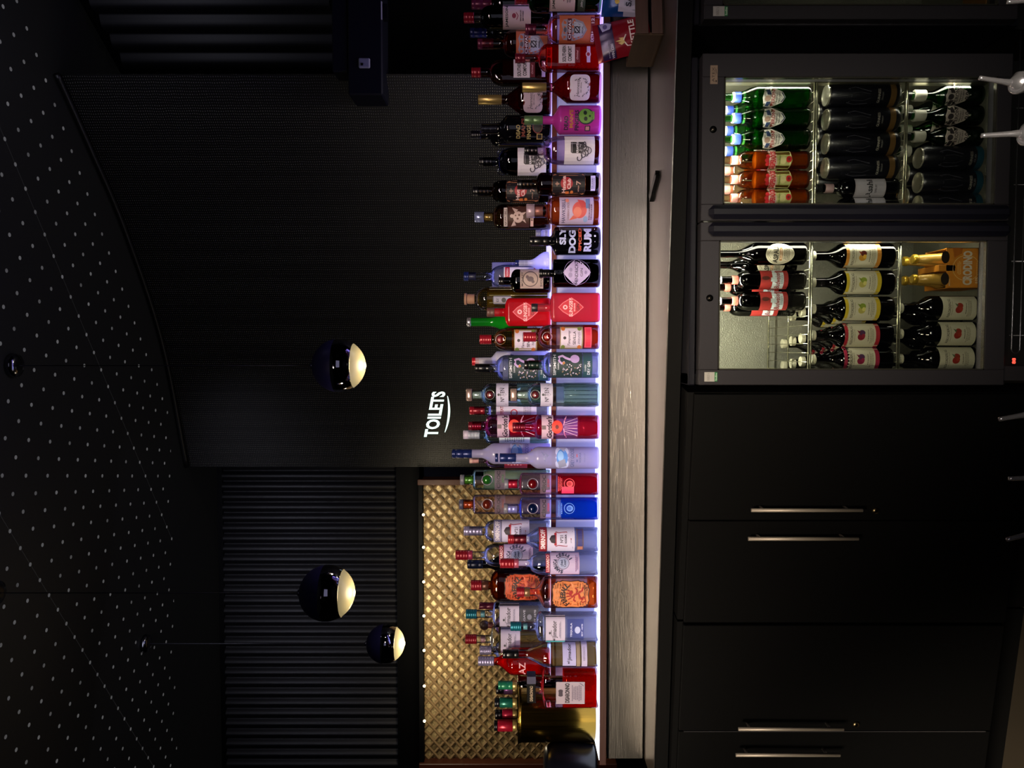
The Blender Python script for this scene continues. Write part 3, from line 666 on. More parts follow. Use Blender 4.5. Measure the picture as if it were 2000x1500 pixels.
bottle('liqueur_bottle', 'squat red liqueur bottle with a white block-letter label, front row behind the red crisp packet', 'bottle', 114, 'F', 1006, 1026, 1052, 1072, 50, 15, glass('#f4c8c0', '#a03a3a'), [cap(1006, 1026, 18, DRED, 2)], ('#e01c10', 1066), soco(1091), n=5, dr=.62, face=0, sh='dome')
bottle('liqueur_bottle', 'red-brown liqueur bottle with a white block-letter label on the back step', 'bottle', 142, 'B', 921, 939, 958, 986, 49, 18, glass('#b88a78', '#4a2018'), [cap(921, 939, 19, RED, 2)], ('#8a2010', 982), soco(1003), n=4, dr=.62, face=0, sh='dome')
def henn(v0, v1, c='#c8bcd0'): 
    h = v1-v0; r = [('i', 'Hennessy', 0, v0+h*.42, 33, 8, '#2c2430', .006), ('t', 'VERY SPECIAL', 0, v0+h*.55, 20, 2.4, '#4a4450')]
    g = random.Random(3)
    for i in range(26):
        a = math.radians(g.uniform(-130, 130)); q = g.uniform(.8, 1); r.append(('e', 19*math.sin(a)*q, v0+h*.5+h*.42*math.cos(a)*q, 2.4, 1.8, '#5a5260'))
    return [(0, v0, v1, 48, c, r, 's')]
bottle('cognac_bottle', 'red-brown cognac bottle with a long gold neck, front row', 'bottle', 171, 'F', 1020, 1067, 1080, 1108, 59, 17, glass('#e0a0a0', '#7a2028'), [cap(1020, 1067, 18.5, GLD)], ('#a8141a', 1084), henn(1113, 1153), sh='line', dr=.75, n=2.3)
bottle('cognac_bottle', 'dark amber cognac bottle with a long gold neck on the back step', 'bottle', 195, 'B', 934, 980, 990, 1018, 57, 17, glass('#b07860', '#4a1a10'), [cap(934, 980, 19, GLD)], ('#7a1a08', 996), henn(1022, 1060, '#b09aa8'), sh='line', dr=.75, n=2.3)
def dmf(v0, col, c2, skull):
    r = [('t', "DEAD", -5, v0+6, 26, 8, col, .04), ('t', "MAN'S", 3, v0+16, 34, 8, c2, .04), ('t', 'FINGERS', 0, v0+27, 38, 8, col, .04)]
    if skull: r += [('e', 7, v0+45, 30, 32, '#1c1830'), ('e', 8, v0+44, 27, 27, '#5f8a3a'), ('r', 9, v0+57, 15, 8, '#5f8a3a'), ('e', 3, v0+44, 8, 7, '#16241c'), ('e', 14, v0+43, 8, 7, '#16241c'), ('e', 8, v0+52, 4, 4, '#16241c'), ('l', [(3, v0+57), (15, v0+57)], 1, '#16241c'), ('r', -15, v0+48, 10, 10, '#141428'), ('r', -15, v0+48, 7, 7, '#b07a78')]
    else: r += [('e', 4, v0+44, 24, 20, '#6a2028'), ('e', 4, v0+44, 21, 17, '#120c10'), ('r', -14, v0+48, 11, 11, '#a88a50'), ('r', -14, v0+48, 8, 8, '#1a140c')]
    return [(0, v0, v0+64, 40, None, r)]
bottle('rum_bottle', 'bright pink bottle with a green cap and green skull print, front row', 'bottle', 235, 'F', 1024, 1060, 1078, 1094, 55, 16, frost('#e04ac0', .7, .15), [cap(1024, 1060, 17.5, paint('#53704a', .35, .3), 1)], ('#e0209a', 1098, .6), dmf(1100, '#241436', '#a8663a', True), sh='slope')
bottle('rum_bottle', 'black bottle with gold scrawled lettering behind the bright pink bottle', 'bottle', 252, 'B', 934, 958, 972, 992, 51, 20, BKG, [cap(940, 972, 20, paint('#2a2636', .3, .4), 3)], None, dmf(1006, '#8a7a4a', '#6a2c20', False), sh='slope')
bottle('rum_bottle', 'black bottle with a black cap half hidden behind the gold lettered black bottle', 'bottle', 264, 'R', 920, 939, 958, 978, 46, 16, BKG, [cap(920, 939, 17, BLKC, 4)])
def krak(v0, h):
    k = h/57; r = [('r', 0, v0+h/2, 52, h-1.2, '#d2cdd8'), ('p', [(16, v0+12), (-3, v0+12), (-5, v0+15), (-5, v0+36), (0, v0+38), (16, v0+38)], '#121018'), ('t', 'KRAKEN', 6, v0+25, 20, 4.5, '#d8d4e0', .03), ('tx', 6, v0+31, 14, 4, 2, '#d0ccd8'), ('r', 6, v0+14.5, 18, 1, '#8a8694'),
         ('e', 0, v0+42, 16, 22, '#4a4650'), ('e', 0, v0+42, 13.5, 19, '#b9b4c2'), ('e', -3, v0+32, 3.6, 3.6, '#3a3640'), ('e', 5, v0+33, 3.6, 3.6, '#3a3640')]
    g = random.Random(5)
    for i in range(8):
        s = -1 if i % 2 else 1; pts = []; x, y_ = s*3, v0+30+i*.6; a = math.radians(200+i*22) if s < 0 else math.radians(-20-i*15)
        for j in range(16):
            pts.append((x, y_)); x += 2.1*math.cos(a); y_ -= 2.1*math.sin(a)*.8; a += s*(.12+.03*j)*(1 if i % 3 else -1); x = max(-24, min(13 if y_ < v0+38 else 24, x)); y_ = max(v0+3, min(v0+h-4, y_))
        r.append(('l', pts, 1.7, '#3c3844'))
    return [(0, v0, v0+h, 53, '#cfcad6', r)]
def ears(vz):
    def f(root, S, zz, rx, ry, rn):
        for s in (-1, 1):
            m = MB(); c = (s*17*S, 0, zz(vz)); R = 7.2*S
            m.tube([(c[0]+R*math.cos(2*PI*i/24), 0, c[2]+R*math.sin(2*PI*i/24)) for i in range(24)], 1.9*S, glass('#dfe0ee', '#7a7a9a'), 8, True); m.build('glass_handle', root)
    return f
bottle('rum_bottle', 'clear jug bottle with round glass ears and a squid label, front row', 'bottle', 294, 'F', 1024, 1050, 1062, 1100, 56, 19, CLP, [cap(1024, 1050, 18, BLKC, 3)], ('#7a2c14', 1160), krak(1103, 59), sh='dome', extra=ears(1068))
bottle('rum_bottle', 'dark jug bottle with round glass ears and a squid label on the back step', 'bottle', 316, 'B', 936, 962, 974, 1002, 54, 18, glass('#a0a0b4', '#3a3a50'), [cap(936, 962, 18, BLKC, 3)], ('#120c0a', 990), krak(1011, 56), sh='dome', extra=ears(980))
def havana(v0, c=0, h=66):
    return [(c, v0, v0+h, 43, '#a0684c', [('r', c, v0+h/2, 41.5, h-2, '#17141a'), ('e', c+2, v0+29, 24, 24, '#96202c'), ('t', 'Havana', c, v0+23.5, 32, 7.5, '#d8b8bc', .03), ('t', 'Club', c+1, v0+33.5, 20, 7, '#d8b8bc', .03), ('p', [(c+1, v0+6), (c+4, v0+10), (c+1, v0+16), (c-2, v0+10)], '#8a6a60'), ('l', [(c-4, v0+10), (c+6, v0+10)], 1, '#8a6a60'), ('r', c-16, v0+30, 5, 7, '#c06a3a'), ('e', c-15, v0+39, 6, 6, '#c0703c'), ('t', '7', c+3, v0+52, 8, 9, '#b08a80', .02), ('t', 'AÑEJO', c-8, v0+52, 12, 3, '#b08a80')], 's')]
bottle('rum_bottle', 'dark rum bottle with a black and red arched label, front row', 'bottle', 360, 'F', 1010, 1040, 1048, 1060, 45, 20, glass('#c8a878', '#4a2c18'), [cap(1010, 1040, 20, BLKC, 4)], ('#3a1606', 1052), havana(1078) + [(2, 1154, 1163, 29, '#c4bce0', [('tx', 2, 1158.5, 24, 7, 2, '#5a5690')])], sh='dome')
bottle('rum_bottle', 'dark rum bottle with a black and red arched label on the back step', 'bottle', 374, 'B', 924, 956, 962, 982, 43, 19, glass('#a88858', '#3a2410'), [cap(924, 956, 19, BLKC, 4)], ('#2a1004', 972), havana(988), sh='dome')
bottle('rum_bottle', 'peach coloured rum bottle with a frosted stopper and parrot-red label, front row', 'bottle', 412, 'F', 1028, 1060, 1068, 1090, 57, 26, glass('#f4dccc', '#b0785c'), [cap(1028, 1044, 27, paint('#9a8494', .35, .2)), cap(1044, 1060, 22, paint('#8a7080', .35, .2), nm='stopper')], ('#d8743c', 1078, .45),
       [(0, 1093, 1160, 52, '#b4a4c8', [('t', 'HAWKSBILL', 0, 1101, 46, 7, '#3a3460', .01), ('t', 'CARIBBEAN SPICED', 0, 1110, 36, 4, '#8a6a7a'), ('e', 2, 1132, 32, 28, '#cc5a58'), ('e', -2, 1128, 20, 16, '#d87a6c'), ('p', [(6, 1136), (22, 1128), (20, 1140), (8, 1150)], '#c04c50'), ('p', [(-8, 1120), (-18, 1112), (-14, 1128)], '#d06a60'), ('e', -16, 1144, 12, 9, '#8aa0c8'), ('r', 14, 1148, 18, 8, '#6a80b8'), ('tx', -2, 1153, 36, 8, 2, '#6a4a6a'), ('e', 20, 1108, 7, 7, '#e08a80')])], sh='dome')
bottle('rum_bottle', 'golden rum bottle with a frosted stopper and white turtle print on the back step', 'bottle', 424, 'B', 927, 945, 964, 982, 49, 18, glass('#e0c890', '#6a5420'), [cap(927, 945, 21, paint('#8088b4', .2, .5)), cap(945, 962, 15, paint('#9aa0bc', .2, .4), nm='stopper')], ('#6a3a0a', 978),
       [(0, 984, 991, 36, '#c8b8b4', [('t', 'HAWKSBILL', 0, 987.5, 32, 5, '#3a2420')]), (0, 992, 1034, 40, '#3a1c12', [('e', 0, 1012, 22, 20, '#b8a09c'), ('p', [(-6, 1004), (-18, 998), (-16, 1008)], '#b8a09c'), ('p', [(8, 1006), (18, 1000), (14, 1012)], '#b8a09c'), ('p', [(-6, 1020), (-12, 1028), (-4, 1024)], '#b8a09c'), ('p', [(4, 1022), (10, 1028), (8, 1018)], '#b8a09c'), ('e', 2, 1000, 7, 8, '#b8a09c'), ('e', -3, 1011, 4, 4, '#5a3a30'), ('e', 4, 1014, 4, 4, '#5a3a30'), ('e', 3, 1007, 3, 3, '#5a3a30')]), (0, 1036, 1042, 36, '#c8a49c', [('t', 'RUM', 0, 1039, 14, 4, '#3a2420')])], sh='dome')
bottle('rum_bottle', 'glossy black bottle with big white block letters, front row', 'bottle', 471, 'F', 1034, 1071, 1074, 1086, 55, 18, BKG, [cap(1034, 1071, 19, BLKC, 2)], None,
       [(0, 1088, 1166, 53, None, [('t', 'SLY', 10, 1099, 34, 13, '#aab0e0', .05), ('t', 'DOG', -1, 1118, 44, 14, '#a8b0e0', .05), ('t', 'SPICED', 3, 1133, 44, 6, '#c0503c', .04), ('t', 'RUM', 2, 1148, 44, 15, '#b0b4ea', .05), ('l', [(-2, 1162), (24, 1162)], 1, '#c8c8e8'), ('e', 10, 1162, 4, 4, '#c8c8e8')])], sh='slope')
bottle('spirit_bottle', 'small pale bottle with a grey cap tucked behind the glossy black bottle', 'bottle', 456, 'R', 1048, 1056, 1058, 1062, 26, 12, frost('#b8b8d8'), [cap(1046, 1056, 14, GRY, 2)], None, [(0, 1064, 1070, 20, '#8a88a8', [('tx', 0, 1067, 14, 4, 2, '#3a3a50')])])
bottle('spirit_bottle', 'white frosted bottle with a navy neck band leaning behind the dark diamond label bottle', 'bottle', 514, 'R', 1006, 1031, 1034, 1066, 44, 12, frost('#dcdcf4', .9), [cap(1006, 1031, 12, NVY, 2)], None, [(0, 1068, 1072, 20, '#b0b0d0')], sh='slope', Y=2.845)
# lavender carton behind
X, Z, d = at(539, 961, 3.0); s = d/F; r = empty('drinks_carton', (X, 3.0, 1.462), 0, 'plain lavender blue carton standing behind the clear navy capped bottle', 'carton')
H = Z-1.462; m = MB(); m.box(-26*s, 26*s, -.01, .035, 0, H, paint('#5a5c9a', .6), .0015); m.build('box_body', r); m = MB(); m.box(-26*s, 26*s, -.0112, -.0102, H*.62, H*.64, paint('#7a7cb8', .6)); m.build('fold_line', r)
bottle('vodka_bottle', 'clear long-necked bottle with a navy cap and red and white label, back step', 'bottle', 540, 'R', 906, 929, 960, 984, 44, 17, CL, [cap(906, 915, 18, NVY, 2), wrap(915, 929, 16, paint('#2a2a4a', .4))], ('#eef0ff', 966), [(8, 984, 1050, 20, '#d8d0dc', [('r', 8, 991, 20, 9, '#b01c34'), ('t', 'VODKA', 8, 991, 16, 4, '#f0e0e4'), ('r', 8, 1046, 20, 6, '#b01c34')])], sh='dome', Y=2.935)
bottle('whisky_bottle', 'brown bottle with a beige square label on the back step above the diamond label gin', 'bottle', 549, 'B', 974, 992, 998, 1010, 46, 15, glass('#5a2c18', '#1c0c08'), [cap(974, 984, 16, BLKC, 1), wrap(984, 992, 14, BLKC)], ('#240c04', 1000), [(4, 1016, 1061, 37, '#a08c88', [('o', 4, 1036, 30, 30, '#3a2c34', .9), ('e', 4, 1036, 10, 13, '#5a4a52'), ('e', 8, 1030, 7, 6, '#5a4a52'), ('e', -1, 1041, 6, 6, '#5a4a52'), ('t', 'MONKEY', 4, 1020, 28, 4, '#2a1c24'), ('t', 'SHOULDER', 4, 1057, 30, 4, '#2a1c24')])], n=2.4)
bottle('gin_bottle', 'black apothecary gin bottle with a lavender diamond label, front row', 'bottle', 534, 'F', 1053, 1074, 1078, 1084, 55, 15, glass('#1c1216', '#050508'), [cap(1053, 1060, 18, BLKC, 1), cap(1060, 1074, 16, BLKC, 2, nm='stopper')], ('#100408', 1095), [(2, 1100, 1154, 53, '#b4a4d4', [('o', 2, 1127, 50, 52, '#8a7ab0', .97), ('t', "HENDRICK'S", 2, 1126, 46, 6.5, '#2a2440', .01), ('t', 'GIN', 2, 1136, 16, 5, '#3a3458', .005), ('e', -3, 1114, 10, 8, '#9688b8'), ('e', 7, 1115, 8, 6, '#9688b8'), ('e', 2, 1144, 7, 5, '#8a7ab0')], 'd')], sh='sharp')
def facets(root, S, zz, rx, ry, rn):
    m = MB(); 
    for i in range(10):
        a = PI*2*i/10; m.tube([(rx*math.cos(a), ry*math.sin(a), zz(1068)), (rx*math.cos(a), ry*math.sin(a), zz(956))], .0012, paint('#cfc8a0', .1, .6), 5)
    m.build('glass_ribs', root)
bottle('liqueur_bottle', 'tall fluted golden liqueur bottle with a flared stopper on the back step', 'bottle', 584, 'R', 907, 927, 930, 952, 46, 17, glass('#f2ecd8', '#9a9070'), [cap(907, 912, 23, CORK), cap(912, 927, 19, CORK, nm='stopper')], ('#b89a3c', 952), [(-2, 962, 1000, 18, '#1e1a2a', [('r', -2, 981, 14, 34, '#8a88a0'), ('t', 'ST', -2, 972, 8, 5, INK), ('e', -2, 984, 9, 9, INK)], 's')], sh='dome', extra=facets)
slg = lambda v0: [(0, v0, v0+54, 40, None, [('p', [(0, v0), (9, v0+9), (19, v0+26), (11, v0+38), (0, v0+50), (-11, v0+38), (-19, v0+26), (-9, v0+9)], '#e06a7c'), ('p', [(0, v0+2), (8, v0+10), (17, v0+26), (10, v0+37), (0, v0+48), (-10, v0+37), (-17, v0+26), (-8, v0+10)], '#b81c34'), ('o', 0, v0+14, 9, 9, '#f0b0bc', .45), ('t', 'SLINGSBY', 0, v0+25, 36, 7, '#f4c8d0', .01), ('t', 'RHUBARB', 0, v0+32, 16, 3, '#f0b0bc'), ('t', 'GIN', 0, v0+39, 13, 6, '#5a1020', .02)])]
bottle('gin_bottle', 'square pink-red gin bottle with a pale crest and black cap, front row', 'bottle', 601, 'F', 1038, 1050, 1074, 1086, 57, 15, frost('#e83a54', .6, .15), [cap(1038, 1050, 16, paint('#221a22', .4)), wrap(1050, 1065, 15, paint('#5a3034', .5))], ('#e01c34', 1155, .5), slg(1090), n=6, dr=.62, face=0, sh='sharp')
bottle('gin_bottle', 'square bright red gin bottle with a pale crest on the back step', 'bottle', 610, 'B', 951, 977, 986, 996, 55, 17, frost('#e81c2c', .6, .12), [cap(951, 966, 18, paint('#5a3a34', .5), 1), wrap(966, 977, 17, paint('#6a3036', .5))], ('#f01018', 1000, .4), slg(1001), n=5, dr=.62, face=0, sh='dome')
bottle('liqueur_bottle', 'bright green liqueur bottle with a black pourer on the back step', 'bottle', 629, 'R', 912, 922, 955, 1000, 42, 17, frost('#20b030', .5, .1), [cap(912, 920, 18, SIL), cap(920, 945, 14, BLKC, nm='pourer')], ('#18d028', 953, .7), [(0, 1030, 1060, 34, '#c8d8c0', [('t', 'SOURZ', 0, 1045, 26, 8, '#186a20')])], sh='slope')
tqs = lambda v0: [(-2, v0, v0+45, 43, '#8a7a58', [('r', -2, v0+22, 38, 41, '#c8bcd4'), ('e', -20, v0+6, 8, 8, '#6a7a3c'), ('e', 16, v0+6, 8, 8, '#b86a34'), ('e', -20, v0+38, 8, 8, '#b86a34'), ('e', 16, v0+38, 8, 8, '#6a7a3c'), ('e', -2, v0+9, 6, 6, '#2a2430'), ('i', 'Tanqueray', -2, v0+18, 30, 6, '#2a2430', .006), ('t', 'SEVILLA', -2, v0+28, 26, 5.5, '#2a2430', .012), ('tx', -2, v0+37, 24, 5, 2, '#6a6078')])]
def seal(vs_, R=7.5, col='#6e1220'):
    def f(root, S, zz, rx, ry, rn):
        m = MB(); z = zz(vs_); q = min(1, 1.0); m.sphere((0, -ry*.80, z), R*S, paint(col, .35, .2), 20, 10, -1, 1, (1, .35, 1)); m.build('wax_seal', root)
        m = MB(); m.tube([((R+2)*S*math.cos(2*PI*i/24), -ry*.80, z+(R+2)*S*math.sin(2*PI*i/24)) for i in range(24)], .0012, paint('#c8a8b0', .1, .5), 6, True); m.build('glass_boss', root)
    return f
bottle('gin_bottle', 'rounded orange-tinted gin bottle with a red wax seal, front row', 'bottle', 658, 'F', 1022, 1047, 1052, 1078, 48, 17, glass('#f6dcd0', '#b07a6c'), [cap(1022, 1047, 19, RED, 5)], ('#e8583c', 1140, .4), tqs(1094) + [(-1, 1142, 1156, 40, '#d84a5c', [('r', -1, 1149, 36, 9, '#c83048')])], sh='dome', extra=seal(1068))
bottle('gin_bottle', 'rounded amber gin bottle with a red cap and red wax seal on the back step', 'bottle', 663, 'B', 937, 960, 966, 992, 45, 16, glass('#ecd8a8', '#8a6a30'), [cap(937, 960, 19, RED, 5)], ('#d89a3c', 1000, .25), tqs(1004), sh='dome', extra=seal(978))
bottle('vodka_bottle', 'white frosted bottle with a bright red cap behind the swan label gin', 'bottle', 706, 'R', 922, 944, 958, 972, 40, 16, frost('#e8e6f8', .9), [cap(922, 936, 16, paint('#b01c2c', .3, .2), 2), wrap(936, 944, 14, paint('#5a3050', .4))], None, [(0, 990, 1040, 34, '#d8d4e8', [('t', 'ABSOLUT', 0, 1000, 30, 6, '#2a3a7a')])], sh='slope')
sips = lambda v0, s=1.: [(0, v0, v0+59, 49, '#1d3138', [('t', 'SIPSMITH', 0, v0+4.5, 40, 5.5, '#c4c8d8', .012), ('i', 'London', -2, v0+11, 14, 4, '#a8b0c0'), ('l', [(10, v0+46), (11, v0+34), (14, v0+26), (18, v0+20), (16, v0+13), (8, v0+13), (3, v0+18), (6, v0+24)], 4.4, '#b89cd4'), ('e', 12, v0+44, 16, 18, '#a890c8'), ('e', 4, v0+22, 5, 5, '#b87a3a')] + [('e', random.Random(i).uniform(-21, 2), v0+16+random.Random(i+50).uniform(2, 40), 2.6, 2.2, ('#c8b8d4', '#8a7460', '#a8a4c0')[i % 3]) for i in range(34)]), (0, v0+60, v0+78, 48, '#23444e', [('i', 'London', -6, v0+64, 13, 4, '#b0b8c8'), ('t', 'DRY GIN', -6, v0+71, 26, 5.5, '#d0d4e4', .012)])]
bottle('gin_bottle', 'clear gin bottle with a dark green swan label and black-green cap, front row', 'bottle', 713, 'F', 1024, 1053, 1060, 1078, 51, 19, CL, [cap(1024, 1032, 18, BLKC), cap(1032, 1053, 18, paint('#12241c', .3), 2, nm='neck_wrap')], ('#eef2ff', 1074), sips(1079), sh='dome')
bottle('gin_bottle', 'clear gin bottle with a dark green swan label and black cap on the back step', 'bottle', 719, 'B', 928, 957, 970, 990, 51, 17, CL, [cap(928, 957, 17, paint('#08080c', .3), 2)], ('#dfe4f6', 982), sips(993), sh='dome')
def octa(v0, v1): return cap(v0, v1, 25, paint('#a08880', .25, .6), 0, 3)
ten = lambda v0: [(0, v0, v0+24, 45, '#b8b4d0', [('e', 0, v0+5, 5, 5, '#3a3a44'), ('t', 'Nº', -9, v0+12, 9, 8, '#2a2a38'), ('t', 'TEN', 5, v0+12, 16, 8, '#2a2a38', .01), ('l', [(-20, v0+20), (-8, v0+9), (0, v0+20), (12, v0+6), (20, v0+18)], .8, '#6a6880')])]
def flutes(va, vb_):
    def f(root, S, zz, rx, ry, rn):
        m = MB()
        for i in range(9):
            a = -PI/2 + (i-4)*.36; x, y_ = rx*math.cos(a), ry*math.sin(a)
            m.tube([(x, y_, zz(vb_)), (x*1.0, y_*1.0, zz(va)), ], [.0018, .0008], glass('#d8e4dc', '#8aa090'), 6)
        m.build('glass_flutes', root)
    return f
def tenx(vs_, va, vb_):
    a, b = seal(vs_, 7), flutes(va, vb_)
    return lambda *q: (a(*q), b(*q))
bottle('gin_bottle', 'fluted pale green gin bottle with a faceted cap and red seal, front row', 'bottle', 771, 'F', 997, 1009, 1031, 1050, 46, 18, glass('#e2f0e8', '#8aa898'), [cap(997, 1009, 25, paint('#b09890', .25, .6), 0, 3), cap(1009, 1031, 17, paint('#c8ccd8', .15, .5), nm='stopper')], ('#d4e8dc', 1102), ten(1056), sh='dome', extra=tenx(1045, 1100, 1164))
bottle('gin_bottle', 'fluted pale gin bottle with a faceted cap and red seal on the back step', 'bottle', 771, 'B', 911, 922, 942, 962, 46, 18, glass('#e2f0e8', '#8aa898'), [cap(911, 922, 25, paint('#b09890', .25, .6), 0, 3), cap(922, 941, 17, paint('#c8ccd8', .15, .5), nm='stopper')], ('#d4e8dc', 1010), ten(969), sh='dome', extra=tenx(957, 1010, 1072))
bottle('gin_bottle', 'clear bottle with a red cap and white label beside the back pink gin', 'bottle', 802, 'R', 917, 947, 954, 966, 40, 17, CL, [cap(917, 947, 16, RED, 2)], ('#f4f4ff', 1000), [(0, 969, 1048, 38, '#c4bcd8', [('o', -4, 1004, 14, 14, '#b02040', .7), ('t', 'BEEFEATER', 0, 980, 30, 6, '#8a1c34'), ('tx', 0, 1030, 28, 16, 5, '#7a7490')])], sh='sharp')
gord = lambda v0, c='#c2a4c0': [(0, v0, v0+23, 47, c, [('r', -1, v0+4.5, 8, 8, '#6a5a64'), ('i', "Gordon's", 0, v0+15, 42, 11, '#2a1c2c', .035)])]
def petals(cv, sc=1.):
    r = [('e', 0, cv-6, 26, 22, '#e0443c'), ('e', 0, cv-6, 8, 7, '#6a2028')]
    for i in range(9):
        a = math.radians(200+i*17.5); r.append(('l', [(6*math.cos(a), cv+8-6*math.sin(a)*-1*.2), (22*math.cos(a*1.0), cv+16-20*math.sin(a)*-.5)], .9, '#f0a0d0'))
    for i in range(6): r.append(('l', [((i-2.5)*3, cv+8), ((i-2.5)*7, cv+34)], .8, '#f0b8dc'))
    return (0, cv-20, cv+36, 44, None, r)
bottle('gin_bottle', 'pink gin bottle with a flower print and dark red cap, front row', 'bottle', 834, 'F', 1001, 1021, 1044, 1056, 47, 18, glass('#fbc8e4', '#d060a0'), [cap(1001, 1026, 18, DRED, 5)], ('#e0404c', 1130, .35), gord(1058) + [petals(1094)], sh='sharp')
bottle('gin_bottle', 'pink gin bottle with a flower print and dark red cap on the back step', 'bottle', 832, 'B', 915, 940, 948, 962, 45, 18, glass('#fbb8dc', '#d050a0'), [cap(915, 940, 17, DRED, 5)], ('#e8205c', 996, .5), gord(971) + [petals(1010)], sh='dome')
bottle('gin_bottle', 'clear bottle with a white banded cap half behind the pink gin on the back step', 'bottle', 849, 'R', 905, 938, 948, 962, 38, 17, glass('#e8f6f4', '#8ab0b0'), [cap(905, 937, 17, paint('#c8bcd4', .35), 5)], ('#e0f4f0', 980), [(0, 975, 1035, 34, '#c4d0d8', [('tx', 0, 1005, 28, 40, 9, '#6a8088')])])
def goose(dx, v):
    return [(dx, v, v+26, 40, '#b4bcf0', [('e', dx, v+13, 34, 22, '#4f86e0'), ('e', dx+3, v+10, 20, 12, '#8ab4f4'), ('p', [(dx-20, v+8), (dx-8, v+4), (dx-2, v+18), (dx-16, v+22)], '#8a8fb4'), ('p', [(dx+20, v+6), (dx+12, v+16), (dx+20, v+22)], '#9a9cc8')], 's'), (dx, v+27, v+62, 36, None, [('t', 'GREY GOOSE', dx, v+33, 36, 7, '#4a5a90', .006), ('r', dx+4, v+42, 6, 1.4, '#d04a4a'), ('r', dx-6, v+42, 5, 1.4, '#3a4a90'), ('t', 'VODKA', dx, v+48, 20, 3.6, '#6a74a8'), ('t', 'FRANCE', dx, v+57, 17, 2.6, '#8a90bc')])]
def birds(v, c='#8084b4'): return (0, v, v+14, 30, None, [('p', [(-9, v+9), (0, v+5), (3, v+10)], c), ('p', [(3, v+6), (12, v+1), (6, v+9)], c), ('p', [(0, v+12), (10, v+9), (4, v+16)], c)])
bottle('vodka_bottle', 'tall frosted white vodka bottle with a navy cap, front row', 'bottle', 894, 'F', 967, 1008, 1026, 1052, 43, 17, frost('#c6c2f0', .72, .25), [cap(967, 973, 17, NVY), cap(976, 1008, 17.5, NVY, 1, nm='neck_wrap')], ('#c8ccf4', 1110, .1), goose(0, 1085) + [birds(1056)], sh='slope')
bottle('vodka_bottle', 'tallest frosted white vodka bottle with a navy cap on the back step', 'bottle', 886, 'B', 883, 922, 940, 966, 41, 17, frost('#c6c0ee', .78, .25), [cap(883, 890, 17.5, NVY, 1), cap(890, 922, 17.5, NVY, 1, nm='neck_wrap')], None, goose(2, 996), sh='slope')
bottle('liqueur_bottle', 'slim red labelled bottle peeping out left of the frosted vodka', 'bottle', 900, 'R', 917, 935, 950, 970, 30, 10, CLP, [cap(917, 935, 10, paint('#c8a098', .4), 1)], ('#c02030', 990), [(-4, 985, 1030, 20, '#a82030', [('tx', -4, 1005, 10, 30, 5, '#e0a0a0')])])
def ball(vz, col, R=8.6):
    def f(root, S, zz, rx, ry, rn):
        m = MB(); m.sphere((0, -ry*.93, zz(vz)), R*S, paint(col, .08, .3), 24, 14, -1, 1, (1, .6, 1)); m.build('glass_medallion', root)
        m = MB(); m.tube([((R+1.5)*S*math.cos(2*PI*i/28), -ry*1.0, zz(vz)+(R+1.5)*S*math.sin(2*PI*i/28)) for i in range(28)], .0011, paint('#c8b8c8', .1, .6), 6, True); m.build('medallion_ring', root)
    return f
cir = lambda v, c2, s2: [(0, v-8, v+13, 38, frost('#b49cb4', .45, .2), [('t', 'CÎROC', 0, v-1, 33, 8.5, '#22202c', .02), ('t', s2, 2, v+8, 16, 4, c2)])]  # pale frosted patch stands in for lit glass behind the dark lettering
def emb(v, c, c2): return (0, v-24, v+24, 40, None, [('o', 0, v, 21, 21, c, .88), ('e', 0, v+1, 12, 13, c), ('e', 0, v, 7, 8, c2), ('tx', 0, v-18, 30, 9, 3, c)])
bottle('vodka_bottle', 'clear square-shouldered vodka bottle with a red ball emblem and red drink below, front row', 'bottle', 945, 'F', 985, 1010, 1014, 1024, 43, 18, glass('#fbdce4', '#c07088'), [cap(985, 993, 19, GRY), cap(993, 1010, 18, paint('#a01c3c', .25, .3), 1, nm='neck_wrap')], ('#d81430', 1090, .3), cir(1063, '#a02040', 'RED BERRY') + [emb(1112, '#e04858', '#b01c30'), (-12, 1097, 1121, 13, '#d83464')], n=3, sh='sharp', extra=ball(1040, '#5a0810'))
bottle('vodka_bottle', 'clear square-shouldered vodka bottle with a blue ball emblem and blue drink below, front row', 'bottle', 993, 'F', 984, 1010, 1014, 1024, 44, 18, glass('#e0e4fb', '#8890d0'), [cap(984, 992, 19, GRY), cap(992, 1010, 18, paint('#a8a4d8', .25, .3), 1, nm='neck_wrap')], ('#2070f0', 1096, .3), cir(1063, '#b02040', 'VODKA') + [emb(1112, '#5a8ae8', '#2a5ad0')], n=3, sh='sharp', extra=ball(1040, '#081438'))
bottle('vodka_bottle', 'clear vodka bottle with a green ball emblem on the back step', 'bottle', 937, 'B', 899, 907, 923, 933, 40, 19, glass('#f0faf2', '#8ab89a'), [cap(899, 907, 20, GRY), cap(908, 925, 17, paint('#4a7a2a', .25, .3), 1, nm='neck_wrap')], ('#d8ece0', 945), cir(974, '#2a6a2a', 'APPLE'), n=3, sh='sharp', extra=ball(952, '#1f5a1c'))
bottle('vodka_bottle', 'clear vodka bottle with an orange-brown ball emblem on the back step', 'bottle', 985, 'B', 897, 905, 923, 933, 38, 19, glass('#f4e4e4', '#a08a90'), [cap(897, 905, 20, paint('#4a4860', .4)), cap(906, 925, 17, paint('#a84a1c', .25, .3), 1, nm='neck_wrap')], ('#e8dcdc', 984), cir(974, '#7a2a1c', 'MANGO'), n=3, sh='sharp', extra=ball(952, '#5c1c10'))
